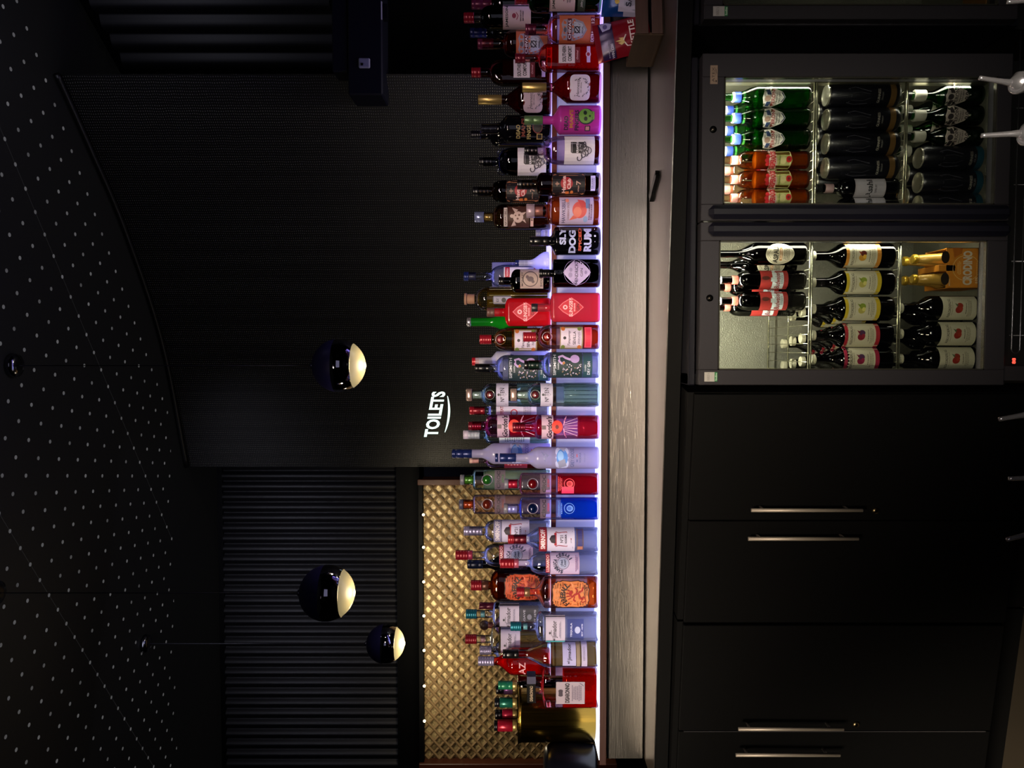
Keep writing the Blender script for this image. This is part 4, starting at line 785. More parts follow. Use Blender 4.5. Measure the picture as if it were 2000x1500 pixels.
smir = lambda v0, c: [(0, v0, v0+15, 47, c, [('t', 'SMIRNOFF', 0, v0+7.5, 38, 9, '#e4dce8', .03)]), (0, v0+16, v0+70, 46, '#c4c0e0', [('p', [(0, v0+20), (7, v0+24), (9, v0+34), (-9, v0+34), (-7, v0+24)], '#2a2030'), ('r', 0, v0+33, 22, 2, '#a02030'), ('l', [(-14, v0+32), (-12, v0+38), (-14, v0+54), (0, v0+63), (14, v0+54), (12, v0+38), (14, v0+32)], 1.4, '#8a2030'), ('e', -10, v0+32, 5, 5, '#a02838'), ('e', 10, v0+32, 5, 5, '#a02838'), ('t', 'Nº21', 0, v0+44, 14, 6, '#4a4458'), ('t', 'VODKA', 0, v0+52, 18, 4, '#2a2438', .02), ('l', [(-18, v0+66), (-4, v0+62), (16, v0+66)], .7, '#6a6480')])]
bottle('vodka_bottle', 'clear vodka bottle with a red banner label and red cap, front row', 'bottle', 1053, 'F', 992, 1028, 1030, 1052, 47, 18, CL, [cap(992, 1005, 18, RED, 3), cap(1005, 1028, 18, DRED, 1, nm='neck_wrap')], ('#e8ecff', 1058), smir(1053, '#8e1c2c') + [(0, 1126, 1140, 41, '#5a4a58', [('r', 0, 1133, 41, 9, '#3c3c7a'), ('r', -17, 1133, 6, 10, '#a87060')])], sh='line')
bottle('vodka_bottle', 'clear vodka bottle with a silver banner label and frosted cap on the back step', 'bottle', 1037, 'B', 906, 942, 948, 968, 43, 18, CL, [cap(906, 942, 18, LAVC, 5)], ('#e0e4f4', 975), smir(964, '#8a88b0'), sh='dome')
lux = lambda v0: [(0, v0, v0+8, 36, '#96203a', [('t', 'LUXARDO', 0, v0+4, 32, 5.5, '#f0d8dc', .02)]), (0, v0+9, v0+66, 42, '#b89cc4', [('r', 0, v0+37, 38, 54, '#b8a8d0'), ('o', 0, v0+34, 24, 24, '#5a6488', .9), ('e', 0, v0+34, 20, 20, '#98a0c8'), ('t', 'dei', 0, v0+31, 12, 5, '#2a3458'), ('t', 'Cesari', 0, v0+37, 14, 5, '#2a3458')] + ring_text('SAMBUCA', 0, v0+34, 16.5, -80, 20, 7, '#2c3450') + ring_text('CESARI', 0, v0+34, 16.5, 50, 150, 7, '#2c3450') + [('tx', 0, v0+60, 32, 6, 2, '#8a6a98')])]
bottle('liqueur_bottle', 'round-shouldered clear bottle with a lilac circular label and red cap, front row', 'bottle', 1100, 'F', 977, 1013, 1035, 1066, 45, 15, CL, [cap(977, 1004, 19, RED, 4), cap(1004, 1013, 18, paint('#a8506a', .3, .2), nm='neck_wrap')], ('#eef0ff', 1070), lux(1066), sh='dome')
bottle('liqueur_bottle', 'round-shouldered clear bottle with a lilac circular label and tall red cap on the back step', 'bottle', 1084, 'B', 890, 923, 946, 972, 45, 14, CL, [cap(890, 914, 19, RED, 4), cap(914, 923, 18, paint('#a03050', .3, .2), nm='neck_wrap')], ('#dfe2f4', 985), lux(975), sh='dome')
bottle('wine_bottle', 'dark bottle with a navy foil top behind the lilac label bottle', 'bottle', 1102, 'R', 913, 941, 955, 985, 40, 16, BKG, [cap(913, 943, 17, paint('#101830', .3, .4), 2)], None, [(0, 1000, 1030, 30, '#302030', [('tx', 0, 1015, 20, 12, 4, '#8a7a8a')])], sh='slope')
def fire(v0, v1, c, sc=1.):
    h = v1-v0; g = []; K = 40
    for i in range(K):
        a = 2*PI*i/K; q = 1 + .05*(i % 2); ca, sa = math.cos(a), math.sin(a); g.append((26*q*math.copysign(abs(ca)**.45, ca)*sc, (v0+v1)/2 - h/2*q*math.copysign(abs(sa)**.45, sa)))
    g2 = [(x*.95, (v0+v1)/2+(y-(v0+v1)/2)*.95) for x, y in g]
    cv = v0+h*.52
    r = [('p', g, '#2c1410'), ('p', g2, c)] + ring_text('FIREBALL', 0, cv+8, 25*sc, -48, 48, 10.5, '#2a1210')
    D = '#98181a'; cv += 8
    r += [('l', [(-3, cv+16), (-9, cv+13), (-5, cv+8), (3, cv+6), (1, cv-1), (-4, cv-7), (2, cv-11), (7, cv-8)], 4.2, D), ('l', [(-4, cv+17), (-13, cv+20), (-15, cv+13), (-11, cv+11)], 1.8, D), ('e', 5, cv-9, 8, 7, D), ('l', [(2, cv+1), (10, cv+3), (14, cv-1)], 2.4, D), ('l', [(-3, cv-2), (-10, cv-4), (-13, cv)], 2.4, D), ('l', [(5, cv+6), (9, cv+13), (15, cv+14)], 3, D), ('l', [(-6, cv-9), (-9, cv-15)], 2, D), ('l', [(-2, cv-11), (-3, cv-18)], 2, D), ('l', [(3, cv-13), (3, cv-19)], 2, D), ('l', [(8, cv-12), (10, cv-17)], 2, D), ('t', 'CINNAMON', 8, v1-h*.12, 22, 3, '#4a1c14'), ('t', 'LIQUEUR', 8, v1-h*.06, 17, 3, '#4a1c14')]
    return r
bottle('whisky_bottle', 'broad cinnamon whisky bottle with an orange scorched-edge label, front row', 'bottle', 1156, 'F', 1009, 1035, 1044, 1066, 62, 15, glass('#f8dcd0', '#b06a58'), [cap(1009, 1024, 19, RED, 4), cap(1024, 1035, 18, paint('#7a5a40', .3, .4), nm='neck_wrap')], ('#d8742c', 1148), [(2, 1076, 1152, 56, None, fire(1079, 1150, '#cc7a48'))], sh='slope', dr=.6, n=2.4, face=0)
bottle('whisky_bottle', 'broad amber cinnamon whisky bottle with an orange scorched-edge label on the back step', 'bottle', 1143, 'B', 920, 954, 958, 975, 61, 17, glass('#d08850', '#702c10'), [cap(920, 941, 20, RED, 4), cap(941, 954, 19, paint('#5a3428', .3, .4), nm='neck_wrap')], ('#7a3408', 972), [(2, 984, 1056, 56, None, fire(986, 1055, '#c4502c'))], sh='dome', dr=.6, n=2.4, face=0)
jim = lambda v0, c, s, band=None: [(c, v0, v0+38, 53, '#b9b0cc', [('t', 'el', c-20, v0+16, 5, 5, '#1c1c28'), ('t', 'Jimador', c+1, v0+18, 34, 11, '#1c1c28', .012), ('e', c-6, v0+8, 5, 4, '#3a3a48'), ('l', [(c-12, v0+11), (c, v0+11)], .8, '#3a3a48'), ('tx', c, v0+28, 36, 4, 2, '#7a7694')] + ([('r', c-25, v0+19, 5, 37, band)] if band else []))]
bottle('tequila_bottle', 'clear tequila bottle with a teal cap and lavender label, front row', 'bottle', 1223, 'F', 997, 1018, 1046, 1062, 54, 17, CL, [cap(997, 1018, 18, TEAL, 5), wrap(1022, 1030, 13, paint('#6aa8b4', .3))], ('#eef0ff', 1060), jim(1066, 0, 1, '#48a0b0') + [(0, 1108, 1140, 42, glass('#d8dcf8', '#8088b8'), [('t', 'TEQUILA', 0, 1116, 28, 4, '#c8ccec'), ('e', 0, 1128, 14, 11, '#b0b8e4'), ('t', 'EST 1870', 0, 1137, 24, 3, '#c8ccec')])], n=3.5, dr=.75, face=0, sh='sharp')
bottle('tequila_bottle', 'clear tequila bottle with a black cap and lavender label, front row', 'bottle', 1277, 'F', 982, 1013, 1030, 1062, 48, 16, CL, [cap(982, 1013, 17, BLKC, 2)], ('#c8a860', 1078, .15), [(0, 1099, 1125, 44, '#a8a4d8', [('t', 'el', -16, 1110, 5, 5, '#1c1c28'), ('t', 'Jimador', 3, 1113, 32, 9, '#1c1c28', .012)]), (0, 1126, 1133, 46, '#8a7a6a'), (0, 1136, 1147, 46, '#b0a8cc', [('t', 'REPOSADO', 0, 1141, 26, 4, '#8a84a8')])], n=3, sh='line')
bottle('tequila_bottle', 'clear tequila bottle with a teal cap on the back step', 'bottle', 1199, 'B', 910, 931, 962, 972, 46, 15, CL, [cap(910, 931, 18, TEAL, 5), wrap(939, 947, 13, paint('#6aa8b4', .3))], ('#e8ecfa', 975), jim(976, 0, 1) + [(0, 1016, 1052, 42, '#343444', [('t', 'AGAVE', 0, 1024, 28, 4, '#a8a8c0'), ('e', 0, 1034, 11, 9, '#8a8aa4'), ('t', 'EST 1870', 0, 1045, 28, 4, '#a8a8c0')])], n=3.5, dr=.75, face=0, sh='sharp')
bottle('tequila_bottle', 'clear tequila bottle with a red cap on the back step', 'bottle', 1248, 'B', 909, 931, 958, 968, 49, 15, CL, [cap(909, 931, 18, RED, 5), wrap(939, 948, 13, paint('#b8848c', .3))], ('#d8c890', 975, .15), jim(978, 0, 1), n=3.5, dr=.75, face=0, sh='sharp', Y=2.79)
bottle('wine_bottle', 'bottle with a dark burgundy foil top behind the teal capped tequila', 'bottle', 1183, 'R', 936, 963, 972, 1000, 32, 12, BKG, [cap(936, 966, 13, paint('#5a1430', .3, .3), 1)], None, [(0, 1010, 1040, 26, '#4a3a44', [('tx', 0, 1025, 18, 16, 4, '#a89aa4')])], sh='slope')
def balltop(root, S, zz, rx, ry, rn):
    m = MB(); m.sphere((0, 0, zz(946)), 9.5*S, paint('#3a241c', .5), 20, 14); m.build('ball_stopper', root)
bottle('tequila_bottle', 'bottle with a round dark cork ball stopper between the two tequilas', 'bottle', 1221, 'R', 952, 962, 968, 985, 40, 12, CLP, [wrap(953, 963, 12, paint('#8a5040', .5))], ('#c8a0a0', 990), [(0, 1000, 1040, 30, '#8a6a7a', [('tx', 0, 1020, 20, 20, 5, '#2a2430')])], extra=balltop, Y=2.885)
bottle('liqueur_bottle', 'clear bottle with a frosted ribbed cap behind the red lettered bottle', 'bottle', 1270, 'R', 937, 960, 968, 985, 40, 15, CL, [cap(937, 960, 17, LAVC, 6)], ('#dce0f0', 990), [(0, 1000, 1040, 34, '#b0a0b8', [('tx', 0, 1020, 24, 24, 6, '#5a4a60')])], Y=2.885)
def diag(root, S, zz, rx, ry, rn):
    m = MB()
    for s in (-1, 1):
        for k in range(3): m.tube([(s*rx*.9, -ry*.6, zz(1000+k*20)), (0, -ry*1.0, zz(990+k*20))], .001, glass('#ff9090', '#c01020'), 5)
    m.build('glass_facets', root)
bottle('liqueur_bottle', 'bright red faceted bottle with a silver cap and slanting white letters on the back step', 'bottle', 1291, 'B', 934, 965, 970, 1002, 52, 15, glass('#ff9088', '#c02030'), [cap(934, 965, 18, LAVC, 6)], ('#f01818', 971, .4), [(-10, 1004, 1034, 30, None, [('t', 'AZ', -14, 1020, 22, 13, '#e8a8b0', .02)])], n=2.6, sh='slope', extra=diag)
def sqcap(root, S, zz, rx, ry, rn):
    m = MB(); m.box(-26*S, 26*S, -13*S, 13*S, zz(1046), zz(1029), paint('#08080a', .25), .001); c = m.build('cap', root)
    m = MB(); m.box(12*S, 26.2*S, -13.2*S, 13.2*S, zz(1046)-.0002, zz(1029)+.0002, paint('#5c5a72', .2, .3)); vs, fs = text_geo('DISARONNO', .01)
    m.add([(( a*30-7)*S, -13.3*S, (zz(1037.5)+b*6*S)) for a, b in vs], fs, paint('#b8a088', .4, .3)); m.build('lettering', c)
bottle('liqueur_bottle', 'wide square liqueur bottle with a flat black cap and glowing red drink, front row', 'bottle', 1342, 'F', 1044, 1046, 1058, 1072, 70, 26, glass('#fbe4e4', '#b08088'), [], ('#f01808', 1100, .25), [(-2, 1086, 1142, 44, '#9c8fa0', [('t', 'DISARONNO', -2, 1108, 39, 9, '#14101c', .045), ('e', -2, 1095, 12, 8, '#3a3040'), ('e', -6, 1095, 6, 9, '#3a3040'), ('e', 2, 1095, 6, 9, '#3a3040'), ('tx', -2, 1126, 32, 20, 6, '#6a6078'), ('l', [(18, 1132), (12, 1140)], .8, '#4a4458')])], n=7, dr=.6, face=0, sh='sharp', extra=sqcap, Y=2.556)
# ---- gold bucket with five small bottles standing in it
X, Zt, d = at(1384, 1013, 2.69); s = d/F; R = 60*s; H = Zt - 1.306
r = empty('wine_bucket', (X, 2.69, 1.306), 0, 'tall polished gold cylinder bucket holding five small bottles', 'bucket')
gm = brushed('#806628', .2, 2, 160, .6); m = MB(); m.loft([(.001, R*.98, R*.98, 2), (.004, R, R, 2), (H*.96, R, R, 2), (H, R*1.03, R*1.03, 2), (H+.001, R*1.0, R*1.0, 2), (H*.95, R*.965, R*.965, 2), (.01, R*.95, R*.95, 2)], gm, 56, top=True); m.build('bucket_body', r)
m = MB(); m.tube([(R*1.02*math.cos(2*PI*i/56), R*1.02*math.sin(2*PI*i/56), H+.001) for i in range(56)], .0028, gm, 6, True); m.build('rim', r)
for k, (yy, vt_, vc_, w_, c1, c2, lab) in enumerate(((1328, 973, 1001, 17, '#1f7a58', None, 'green foil topped small bottle at the right side of the gold bucket'), (1347, 969, 984, 18, '#0c0c14', '#9a6a9c', 'small bottle with black and mauve top in the gold bucket, second from the right'), (1372, 966, 976, 19, '#0c1018', '#1c6a58', 'small bottle with black and teal top in the middle of the gold bucket'), (1395, 967, 981, 20, '#0a0a10', '#a81c3c', 'small bottle with black and crimson top in the gold bucket, second from the left'), (1417, 965, 972, 22, '#0a0a10', '#b01a34', 'small bottle with a crimson top at the left side of the gold bucket'))):
    Yk = 2.69 + (-.03, .02, -.035, .02, -.02)[k]
    bottle('miniature_bottle', lab, 'bottle', yy if k else 1338, 'B', vt_, vc_, 1012, 1030, 24 if k else 22, w_*.75, DK, ([cap(vt_, vc_, w_*.95, paint(c1, .3, .2), 2)] if not c2 else [cap(vt_, vc_, w_*.9, paint(c1, .3, .2), 1), wrap(vc_, 1001, w_, paint(c2, .25, .4))]) + [('neck_wrap', 1001, 1010, w_*.98, GLD, 0, 2)], None, Y=Yk, z0=1.318, seg=20, group='small bottles in the gold bucket')
# ---- black rounded ice bucket at the left end
X, Zt, d = at(1512, 1062, 2.60); s = d/F; R = 64*s; H = Zt-1.306
r = empty('ice_bucket', (X-.01, 2.60, 1.306), 0, 'black domed ice bucket with a small gold crest at the left end of the shelf', 'bucket')
bm = paint('#0c0d16', .28, .2); m = MB(); m.loft([(.0005, R*.9, R*.9, 2), (.01, R*.93, R*.93, 2), (H*.55, R, R, 2), (H*.78, R*.99, R*.99, 2), (H*.9, R*.93, R*.93, 2), (H*.96, R*.84, R*.84, 2), (H*.99, R*.72, R*.72, 2), (H, R*.5, R*.5, 2)], bm, 56); m.build('bucket_body', r)
m = MB(); cr = paint('#c09a78', .35, .5)
def bs(x, z, off):
    R_ = R*.955; return (x, -math.sqrt(max(1e-6, (R_+off)**2-x*x)), z)
zc_ = H*.82
for a, b, w_, h_ in ((0, 0, .017, .012), (-.009, .003, .007, .012), (.009, .003, .007, .012), (0, .008, .01, .008), (-.004, -.006, .006, .006), (.005, -.006, .006, .006)):
    K = 18; c0 = .030; m.add([bs(c0+a*.9+w_/2*math.cos(2*PI*i/K), zc_+b+h_/2*math.sin(2*PI*i/K), .002) for i in range(K)], [tuple(range(K))], cr)
m.build('gold_crest', r)
# ---- crisp packets in a slatted crate
Zw = 1.1503
Xn, Yn = atd(68, 1297, 2.242)[:2]; Xf = atd(138, 1272, 2.449)[0]
cw_ = woodmat('#33241f', '#57413a', 7, 0, .6); cs = woodmat('#2e2018', '#46341f', 7, 1, .6)
r = empty('wooden_crate', (Xn, Yn, Zw), 0, 'small dark slatted wooden crate of crisp packets at the right end of the worktop', 'crate')
Lc, Dc, Hc = .30, .178, .086; r.rotation_euler = (0, 0, .16)
bx('side_panel', 0, .008, 0, Dc, 0, Hc, cs, r, .001); bx('side_panel', Lc-.008, Lc, 0, Dc, 0, Hc, cs, r, .001); bx('crate_base', 0, Lc, 0, Dc, 0, .006, cs, r)
for z0_, z1_ in ((.004, .036), (.046, .084)):
    bx('slat', .002, Lc-.002, -.006, 0, z0_, z1_, cw_, r, .001); bx('slat', .002, Lc-.002, Dc, Dc+.006, z0_, z1_, cw_, r, .001)
def packet(lab, X, Y, z, w, h, tilt, rz, base, items, band):
    r = empty('crisp_packet', (X, Y, z), rz, lab, 'crisps', 'crisp packets in the slatted crate'); r.rotation_euler = (math.radians(-8), math.radians(tilt), rz)
    def pf(u, v):
        q = (1-(2*abs(u))**3)*(1-(2*abs(v))**4) if abs(u) < .5 and abs(v) < .5 else 0
        return .022*max(0, q) + .0012*math.sin(u*23+v*11)*q
    m = MB(); K = 18; vs = []; fs = []
    mt = paint(base, .28, .2, 0, .3, 40)
    for sgn in (-1, 1):
        b0 = len(vs)
        for j in range(K+1):
            for i in range(K+1):
                u, v = i/K-.5, j/K-.5; vs.append((u*w*(1-.05*(1-(2*v)**2)), sgn*pf(u, v), v*h+h/2))
        for j in range(K):
            for i in range(K):
                f = (b0+j*(K+1)+i, b0+j*(K+1)+i+1, b0+(j+1)*(K+1)+i+1, b0+(j+1)*(K+1)+i); fs.append(f if sgn < 0 else f[::-1])
    m.add(vs, fs, mt, True); pk = m.build('foil_bag', r)
    def sf(x, z, off):
        u, v = max(-.5, min(.5, x/w)), z/h-.5; return (x, -pf(u, v)-off-.0006, z)
    m = MB()
    if band: 
        n = 14; vs = []
        for i in range(n+1):
            for z_ in (h*band[0], h*(band[0]+band[1])/2, h*band[1]): vs.append(sf((-w/2+w*i/n)*.94, z_, .0012))
        m.add(vs, [(3*i+k, 3*i+3+k, 3*i+4+k, 3*i+1+k) for i in range(n) for k in (0, 1)], paint(band[2], .3, .2), True); m.build('printed_band', pk)
    m = MB(); draw(m, items, sf, lambda v: h*(1-v/100), w/100, .0024); m.build('lettering', pk)
    return r
XX, YY, _ = atd(90, 1240, 2.33)
packet('red crisp packet with white lettering leaning out of the slatted crate', XX+.052, YY+.02, 1.172, .118, .172, -11, -.05, '#7c1222', [('t', 'KETTLE', 4, 68, 66, 15, '#d8cccc', .03), ('l', [(-28, 72), (-26, 56), (-12, 50), (2, 56)], 2.4, '#d8cccc'), ('p', [(-18, 52), (-22, 46), (-15, 40), (-14, 47), (-10, 36), (-7, 46), (-3, 42), (-4, 52)], '#c8b070'), ('t', 'SEA SALT', 14, 82, 26, 5, '#a87a6a'), ('t', 'WIN £200', -30, 29, 34, 7, '#c8c4e0', .02), ('t', 'BE IN WITH A CHANCE TO', -24, 22, 40, 2.6, '#a8a4c8'), ('p', [(22, 16), (44, 12), (46, 24), (38, 34), (24, 30)], '#a8a4d8'), ('e', 34, 22, 14, 12, '#5a5490')], (.66, .9, '#2a1a48'))
XX, YY, _ = atd(-4, 1240, 2.33)
packet('blue and white crisp packet behind the crate slats at the right edge', XX, YY, 1.185, .12, .135, 4, -.25, '#123f86', [('r', 8, 60, 90, 50, '#b8b4cc'), ('e', -14, 34, 14, 12, '#c8a838'), ('t', 'SALT', 0, 60, 50, 14, '#20243c', .02)], (.0, .5, '#a8a8c0'))
# ================================================================ fridges
FB = paint('#15151d', .35, .3, 0, .05, 200); FD = paint('#37353a', .42, .5, 0, .08, 300); FH = paint('#0d0d18', .4)
STU = paint('#8d8c7c', .42, .5, 0, .9, 260); WIRE = paint('#b9b79c', .22, .9); GASK = paint('#0a0a0c', .5)
DGL = glass('#f3f5f3', '#a0a8a0', .0)
DY = 2.10
def sticker(par, x, z, w, h, kind):
    m = MB(); m.box(x-w/2, x+w/2, -.0008, 0, z-h/2, z+h/2, paint('#9c9a98' if kind else '#7c6a5c', .6))
    if kind: m.box(x-w/2, x+w/2, -.001, 0, z-h/2, z-h/2+h*.22, paint('#1d6a3c', .6))
    s = m.build('sticker', par); mm = MB()
    for i, (t, zc, hh, c) in enumerate((('ENERGY A', .2, .2, '#6a6868'), ('foodline', -.39, .15, '#c8d8c8')) if kind else (('ATEX', .1, .35, '#2a201c'), ('17', -.3, .2, '#2a201c'))):
        vs, fs = text_geo(t); mm.add([(x+a*w*.8, -.0014, z+zc*h+b*hh*h) for a, b in vs], fs, paint(c, .6))
    mm.build('lettering', s)
def fridge(lab, X0, X1, Z0, Z1, doors, lit, group):
    """doors: (x0, x1, glass x0, x1, z0, z1, hinge side handle, shelf heights)"""
    r = empty('bottle_fridge', ((X0+X1)/2, DY, Z0), 0, lab, 'fridge', group); ox, oz = (X0+X1)/2, Z0
    b = MB(); T = .03; YB = .46
    b.box(X0-ox, X0-ox+T, .044, YB, -.03, Z1-Z0+.022, FB); b.box(X1-ox-T, X1-ox, .044, YB, -.03, Z1-Z0+.022, FB)
    b.box(X0-ox+T, X1-ox-T, YB-.02, YB, 0, Z1-Z0, FB); b.box(X0-ox-.002, X1-ox+.002, .03, YB, Z1-Z0+.004, Z1-Z0+.022, FB, .003); b.box(X0-ox+T, X1-ox-T, .05, YB, -.03, .012, FB)
    b.box(X0-ox+.01, X1-ox-.01, .09, YB, -Z0+.001, -.03, GASK); b.build('cabinet_body', r)
    b = MB(); e = .0015; zi0, zi1 = .03, Z1-Z0-.02
    b.box(X0-ox+T, X0-ox+T+e, .05, YB-.02, zi0, zi1, STU); b.box(X1-ox-T-e, X1-ox-T, .05, YB-.02, zi0, zi1, STU); b.box(X0-ox+T, X1-ox-T, YB-.022, YB-.02, zi0, zi1, STU)
    b.box(X0-ox+T, X1-ox-T, .05, YB-.02, zi0-e, zi0, STU); b.box(X0-ox+T, X1-ox-T, .05, YB-.02, zi1, zi1+e, STU); b.build('inner_lining', r)
    for k, (x0, x1, g0, g1, z0, z1, side, shelves) in enumerate(doors):
        x0 -= ox; x1 -= ox; g0 -= ox; g1 -= ox; z0 -= oz; z1 -= oz; H = Z1-Z0
        d = MB(); d.box(x0, g0, 0, .04, 0, H, FD, .0015); d.box(g1, x1, 0, .04, 0, H, FD, .0015); d.box(g0, g1, 0, .04, 0, z0, FD, .0015); d.box(g0, g1, 0, .04, z1, H, FD, .0015); dr = d.build('door', r)
        d = MB(); w = .003
        for q in ((g0, g0+w, z0, z1), (g1-w, g1, z0, z1), (g0, g1, z0, z0+w), (g0, g1, z1-w, z1)): d.box(q[0], q[1], -.001, .012, q[2], q[3], paint('#7e7c70', .25, .9))
        d.build('glass_trim', dr)
        bx('glass_pane', g0, g1, .012, .015, z0, z1, DGL, dr)
        hx = (x0+.002, x0+.04) if side < 0 else (x1-.04, x1-.002)
        m = MB(); m.box(hx[0], hx[1], -.024, 0, .002, H-.018, FH, .012); m.build('handle', dr)
        if lit:
            xl = (g0+g1)/2 + (.03 if side < 0 else .02); zl = (z1+H)/2
            m = MB(); m.tube([(xl, -.003, zl), (xl, .002, zl)], .0095, paint('#0a0a0c', .25, .6), 24); m.tube([(xl, -.0045, zl), (xl, -.002, zl)], .005, paint('#55504a', .25, .9), 16); m.build('lock', dr)
        for zs in shelves:
            s = MB(); ya, yb = .052, .39; z = zs-oz; xa, xb = g0-.006 if side > 0 else g0-.002, g1+.006
            s.tube([(xa, ya, z), (xb, ya, z), (xb, yb, z), (xa, yb, z)], .0032, WIRE, 8, True); s.tube([(xa, ya+.004, z-.008), (xb, ya+.004, z-.008)], .0022, WIRE, 6)
            s.tube([(xa, (ya+yb)/2, z-.003), (xb, (ya+yb)/2, z-.003)], .0022, WIRE, 6); n = int((xb-xa)/.0255)
            for i in range(1, n): x = xa+(xb-xa)*i/n; s.tube([(x, ya-.002, z+.002), (x, yb, z+.002)], .0011, WIRE, 5)
            s.build('wire_shelf', r)
    return r, ox
def px(y): return at(y, 1000, DY)[0]
def pz(v, y=430): return at(y, v, DY)[1]
Z0, Z1 = at(430, 1970, DY)[1], at(430, 1369, DY)[1]
SHR = [at(270, 1586, 2.166)[1], at(270, 1762, 2.166)[1]]; SHL = [at(600, 1577, 2.166)[1], at(600, 1749, 2.166)[1]]
SH1, SH2 = (SHR[0]+SHL[0])/2, (SHR[1]+SHL[1])/2
FL0 = Z0+.033
FR, ox = fridge('two door glass bottle fridge glowing with drinks under the worktop', px(752), px(104), Z0, Z1,
    [(px(752), px(434), px(722), px(470), pz(1930), pz(1406), 1, [SHL[0], SHL[1]]), (px(431), px(104), px(399), px(150), pz(1941), pz(1412), -1, [SHR[0], SHR[1]])], True, 'glass fronted bottle fridges')
sticker(FR, px(736)-ox, pz(1392)-Z0, .026, .036, 1); sticker(FR, px(146)-ox, pz(1391)-Z0, .05, .020, 0)
# inner side upright and its screws
m = MB(); xr_ = px(150)-ox+.004
m.box(xr_-.002, xr_+.018, .05, .075, .03, Z1-Z0-.03, paint('#8f8c74', .3, .8), .001)
for z in (.2, .42, .6): m.sphere((xr_+.006, .05, z), .004, WIRE, 10, 6)
m.build('shelf_upright', FR)
m = MB(); m.box(-.36, .36, .052, .066, Z1-Z0-.032, Z1-Z0-.022, paint('#fff6d8', .4, 0, 2.2)); m.build('light_strip', FR)
def alight(x, y, z, sx, sy, e, col, rot, name):
    la = bpy.data.lights.new(name, 'AREA'); la.shape = 'RECTANGLE'; la.size = sx; la.size_y = sy; la.energy = e; la.color = col
    o = link(name, la); o.location = (x, y, z); o.rotation_euler = rot; return o
WC = (1, .95, .78)
for xc in ((px(722)+px(470))/2, (px(399)+px(150))/2):
    alight(xc, DY+.062, Z1-.04, .26, .02, 5.4, WC, (math.radians(28), 0, 0), 'fridge_light')

# vent panel, display and wire rail at the foot of the fridge
bx('base_panel', -.44, -.40, .02, .06, -.11, -.012, FD, FR); bx('base_panel', -.40, .45, .05, .07, -.235, -.03, GASK, FR)
m = MB(); vs, fs = text_geo('88', .02); m.add([(-.385+a*.016, .012, -.034+b*.010) for a, b in vs], fs, paint('#ff4a3a', .5, 0, 2.5)); m.build('red_display', FR)
r = empty('wire_rack', (ox, 2.03, .20), 0, 'thin chrome wire rail lying in front of the foot of the fridge', 'rack')
ww = paint('#6a6a70', .25, .9); zt1 = at(600, 1978, 2.03)[1]-.2; xa, xb = at(690, 1978, 2.03)[0]-ox, at(60, 1978, 2.03)[0]-ox; m = MB(); rad = .011
pts = [(xb, 0, zt1), (xa+rad, 0, zt1)] + [(xa+rad-rad*math.sin(PI*i/8), 0, zt1-rad+rad*math.cos(PI*i/8)) for i in range(1, 8)] + [(xa+rad, 0, zt1-2*rad), (xb, 0, zt1-2*rad)]
m.tube(pts, .0018, ww, 8); m.build('rail_loop', r); m = MB()
for y in (210, 360, 510, 655): x = at(y, 1990, 2.03)[0]-ox; m.tube([(x, .004, zt1+.004), (x, .004, -.17)], .0014 if y != 510 else .003, ww, 6)
m.build('cross_wires', r)
# ---- neighbouring fridge at the right edge
F2, ox2 = fridge('dim second fridge cut by the right edge with an energy sticker', px(37), px(37)+.90, at(37, 1988, DY)[1], at(37, 1375, DY)[1],
    [(px(37), px(37)+.45, px(10), px(37)+.41, at(10, 1950, DY)[1], at(10, 1412, DY)[1], 1, [])], False, 'glass fronted bottle fridges')
sticker(F2, at(22, 1407, DY)[0]-ox2, at(22, 1407, DY)[1]-at(37, 1988, DY)[1], .026, .04, 1)
X_, Z_, _ = at(-6, 1950, 2.2); bx_ = bx('snack_box', X_-.05, X_+.06, 2.19, 2.3, at(37, 1988, DY)[1]+.034, Z_+.02, paint('#9a6a2c', .6)); tag(bx_, 'orange carton low in the dim fridge at the right edge', 'carton')
# ================================================================ fridge drinks
RY = [2.190, 2.266, 2.342, 2.418]
GF = {}
def fb(name, lab, cat, y, row, zb, vt, vc, vn, vb, w, wn, gm, caps, liq, labels, group, sh='slope', **k):
    """front-row drinks are given in photo pixels; rows behind reuse the same real size"""
    return bottle(name, lab, cat, y, 'F', vt, vc, vn, vb, w, wn, gm, caps, liq, labels, sh=sh, Y=RY[0], z0=zb, seg=24, group=group, **k)
def clone(root, X, Y, lab, rz=None):
    r2 = root.copy(); COL.objects.link(r2); r2.location = (X, Y, root.location.z); r2['label'] = lab
    if rz is not None: r2.rotation_euler = (0, 0, rz)
    for c in list(root.children):
        c2 = c.copy(); COL.objects.link(c2); c2.parent = r2
        for g in c.children:
            g2 = g.copy(); COL.objects.link(g2); g2.parent = c2
            for h in g.children: h2 = h.copy(); COL.objects.link(h2); h2.parent = g2
    return r2
def place(root, y, row, lab, dx=0):
    X, _, d = at(y, 1000, RY[0]); X += dx
    return clone(root, X, RY[row], lab, -math.atan2(X, RY[0])*.9)
PG = glass('#8ad08a', '#1c5a24'); WHT = paint('#c8c8c0', .5)
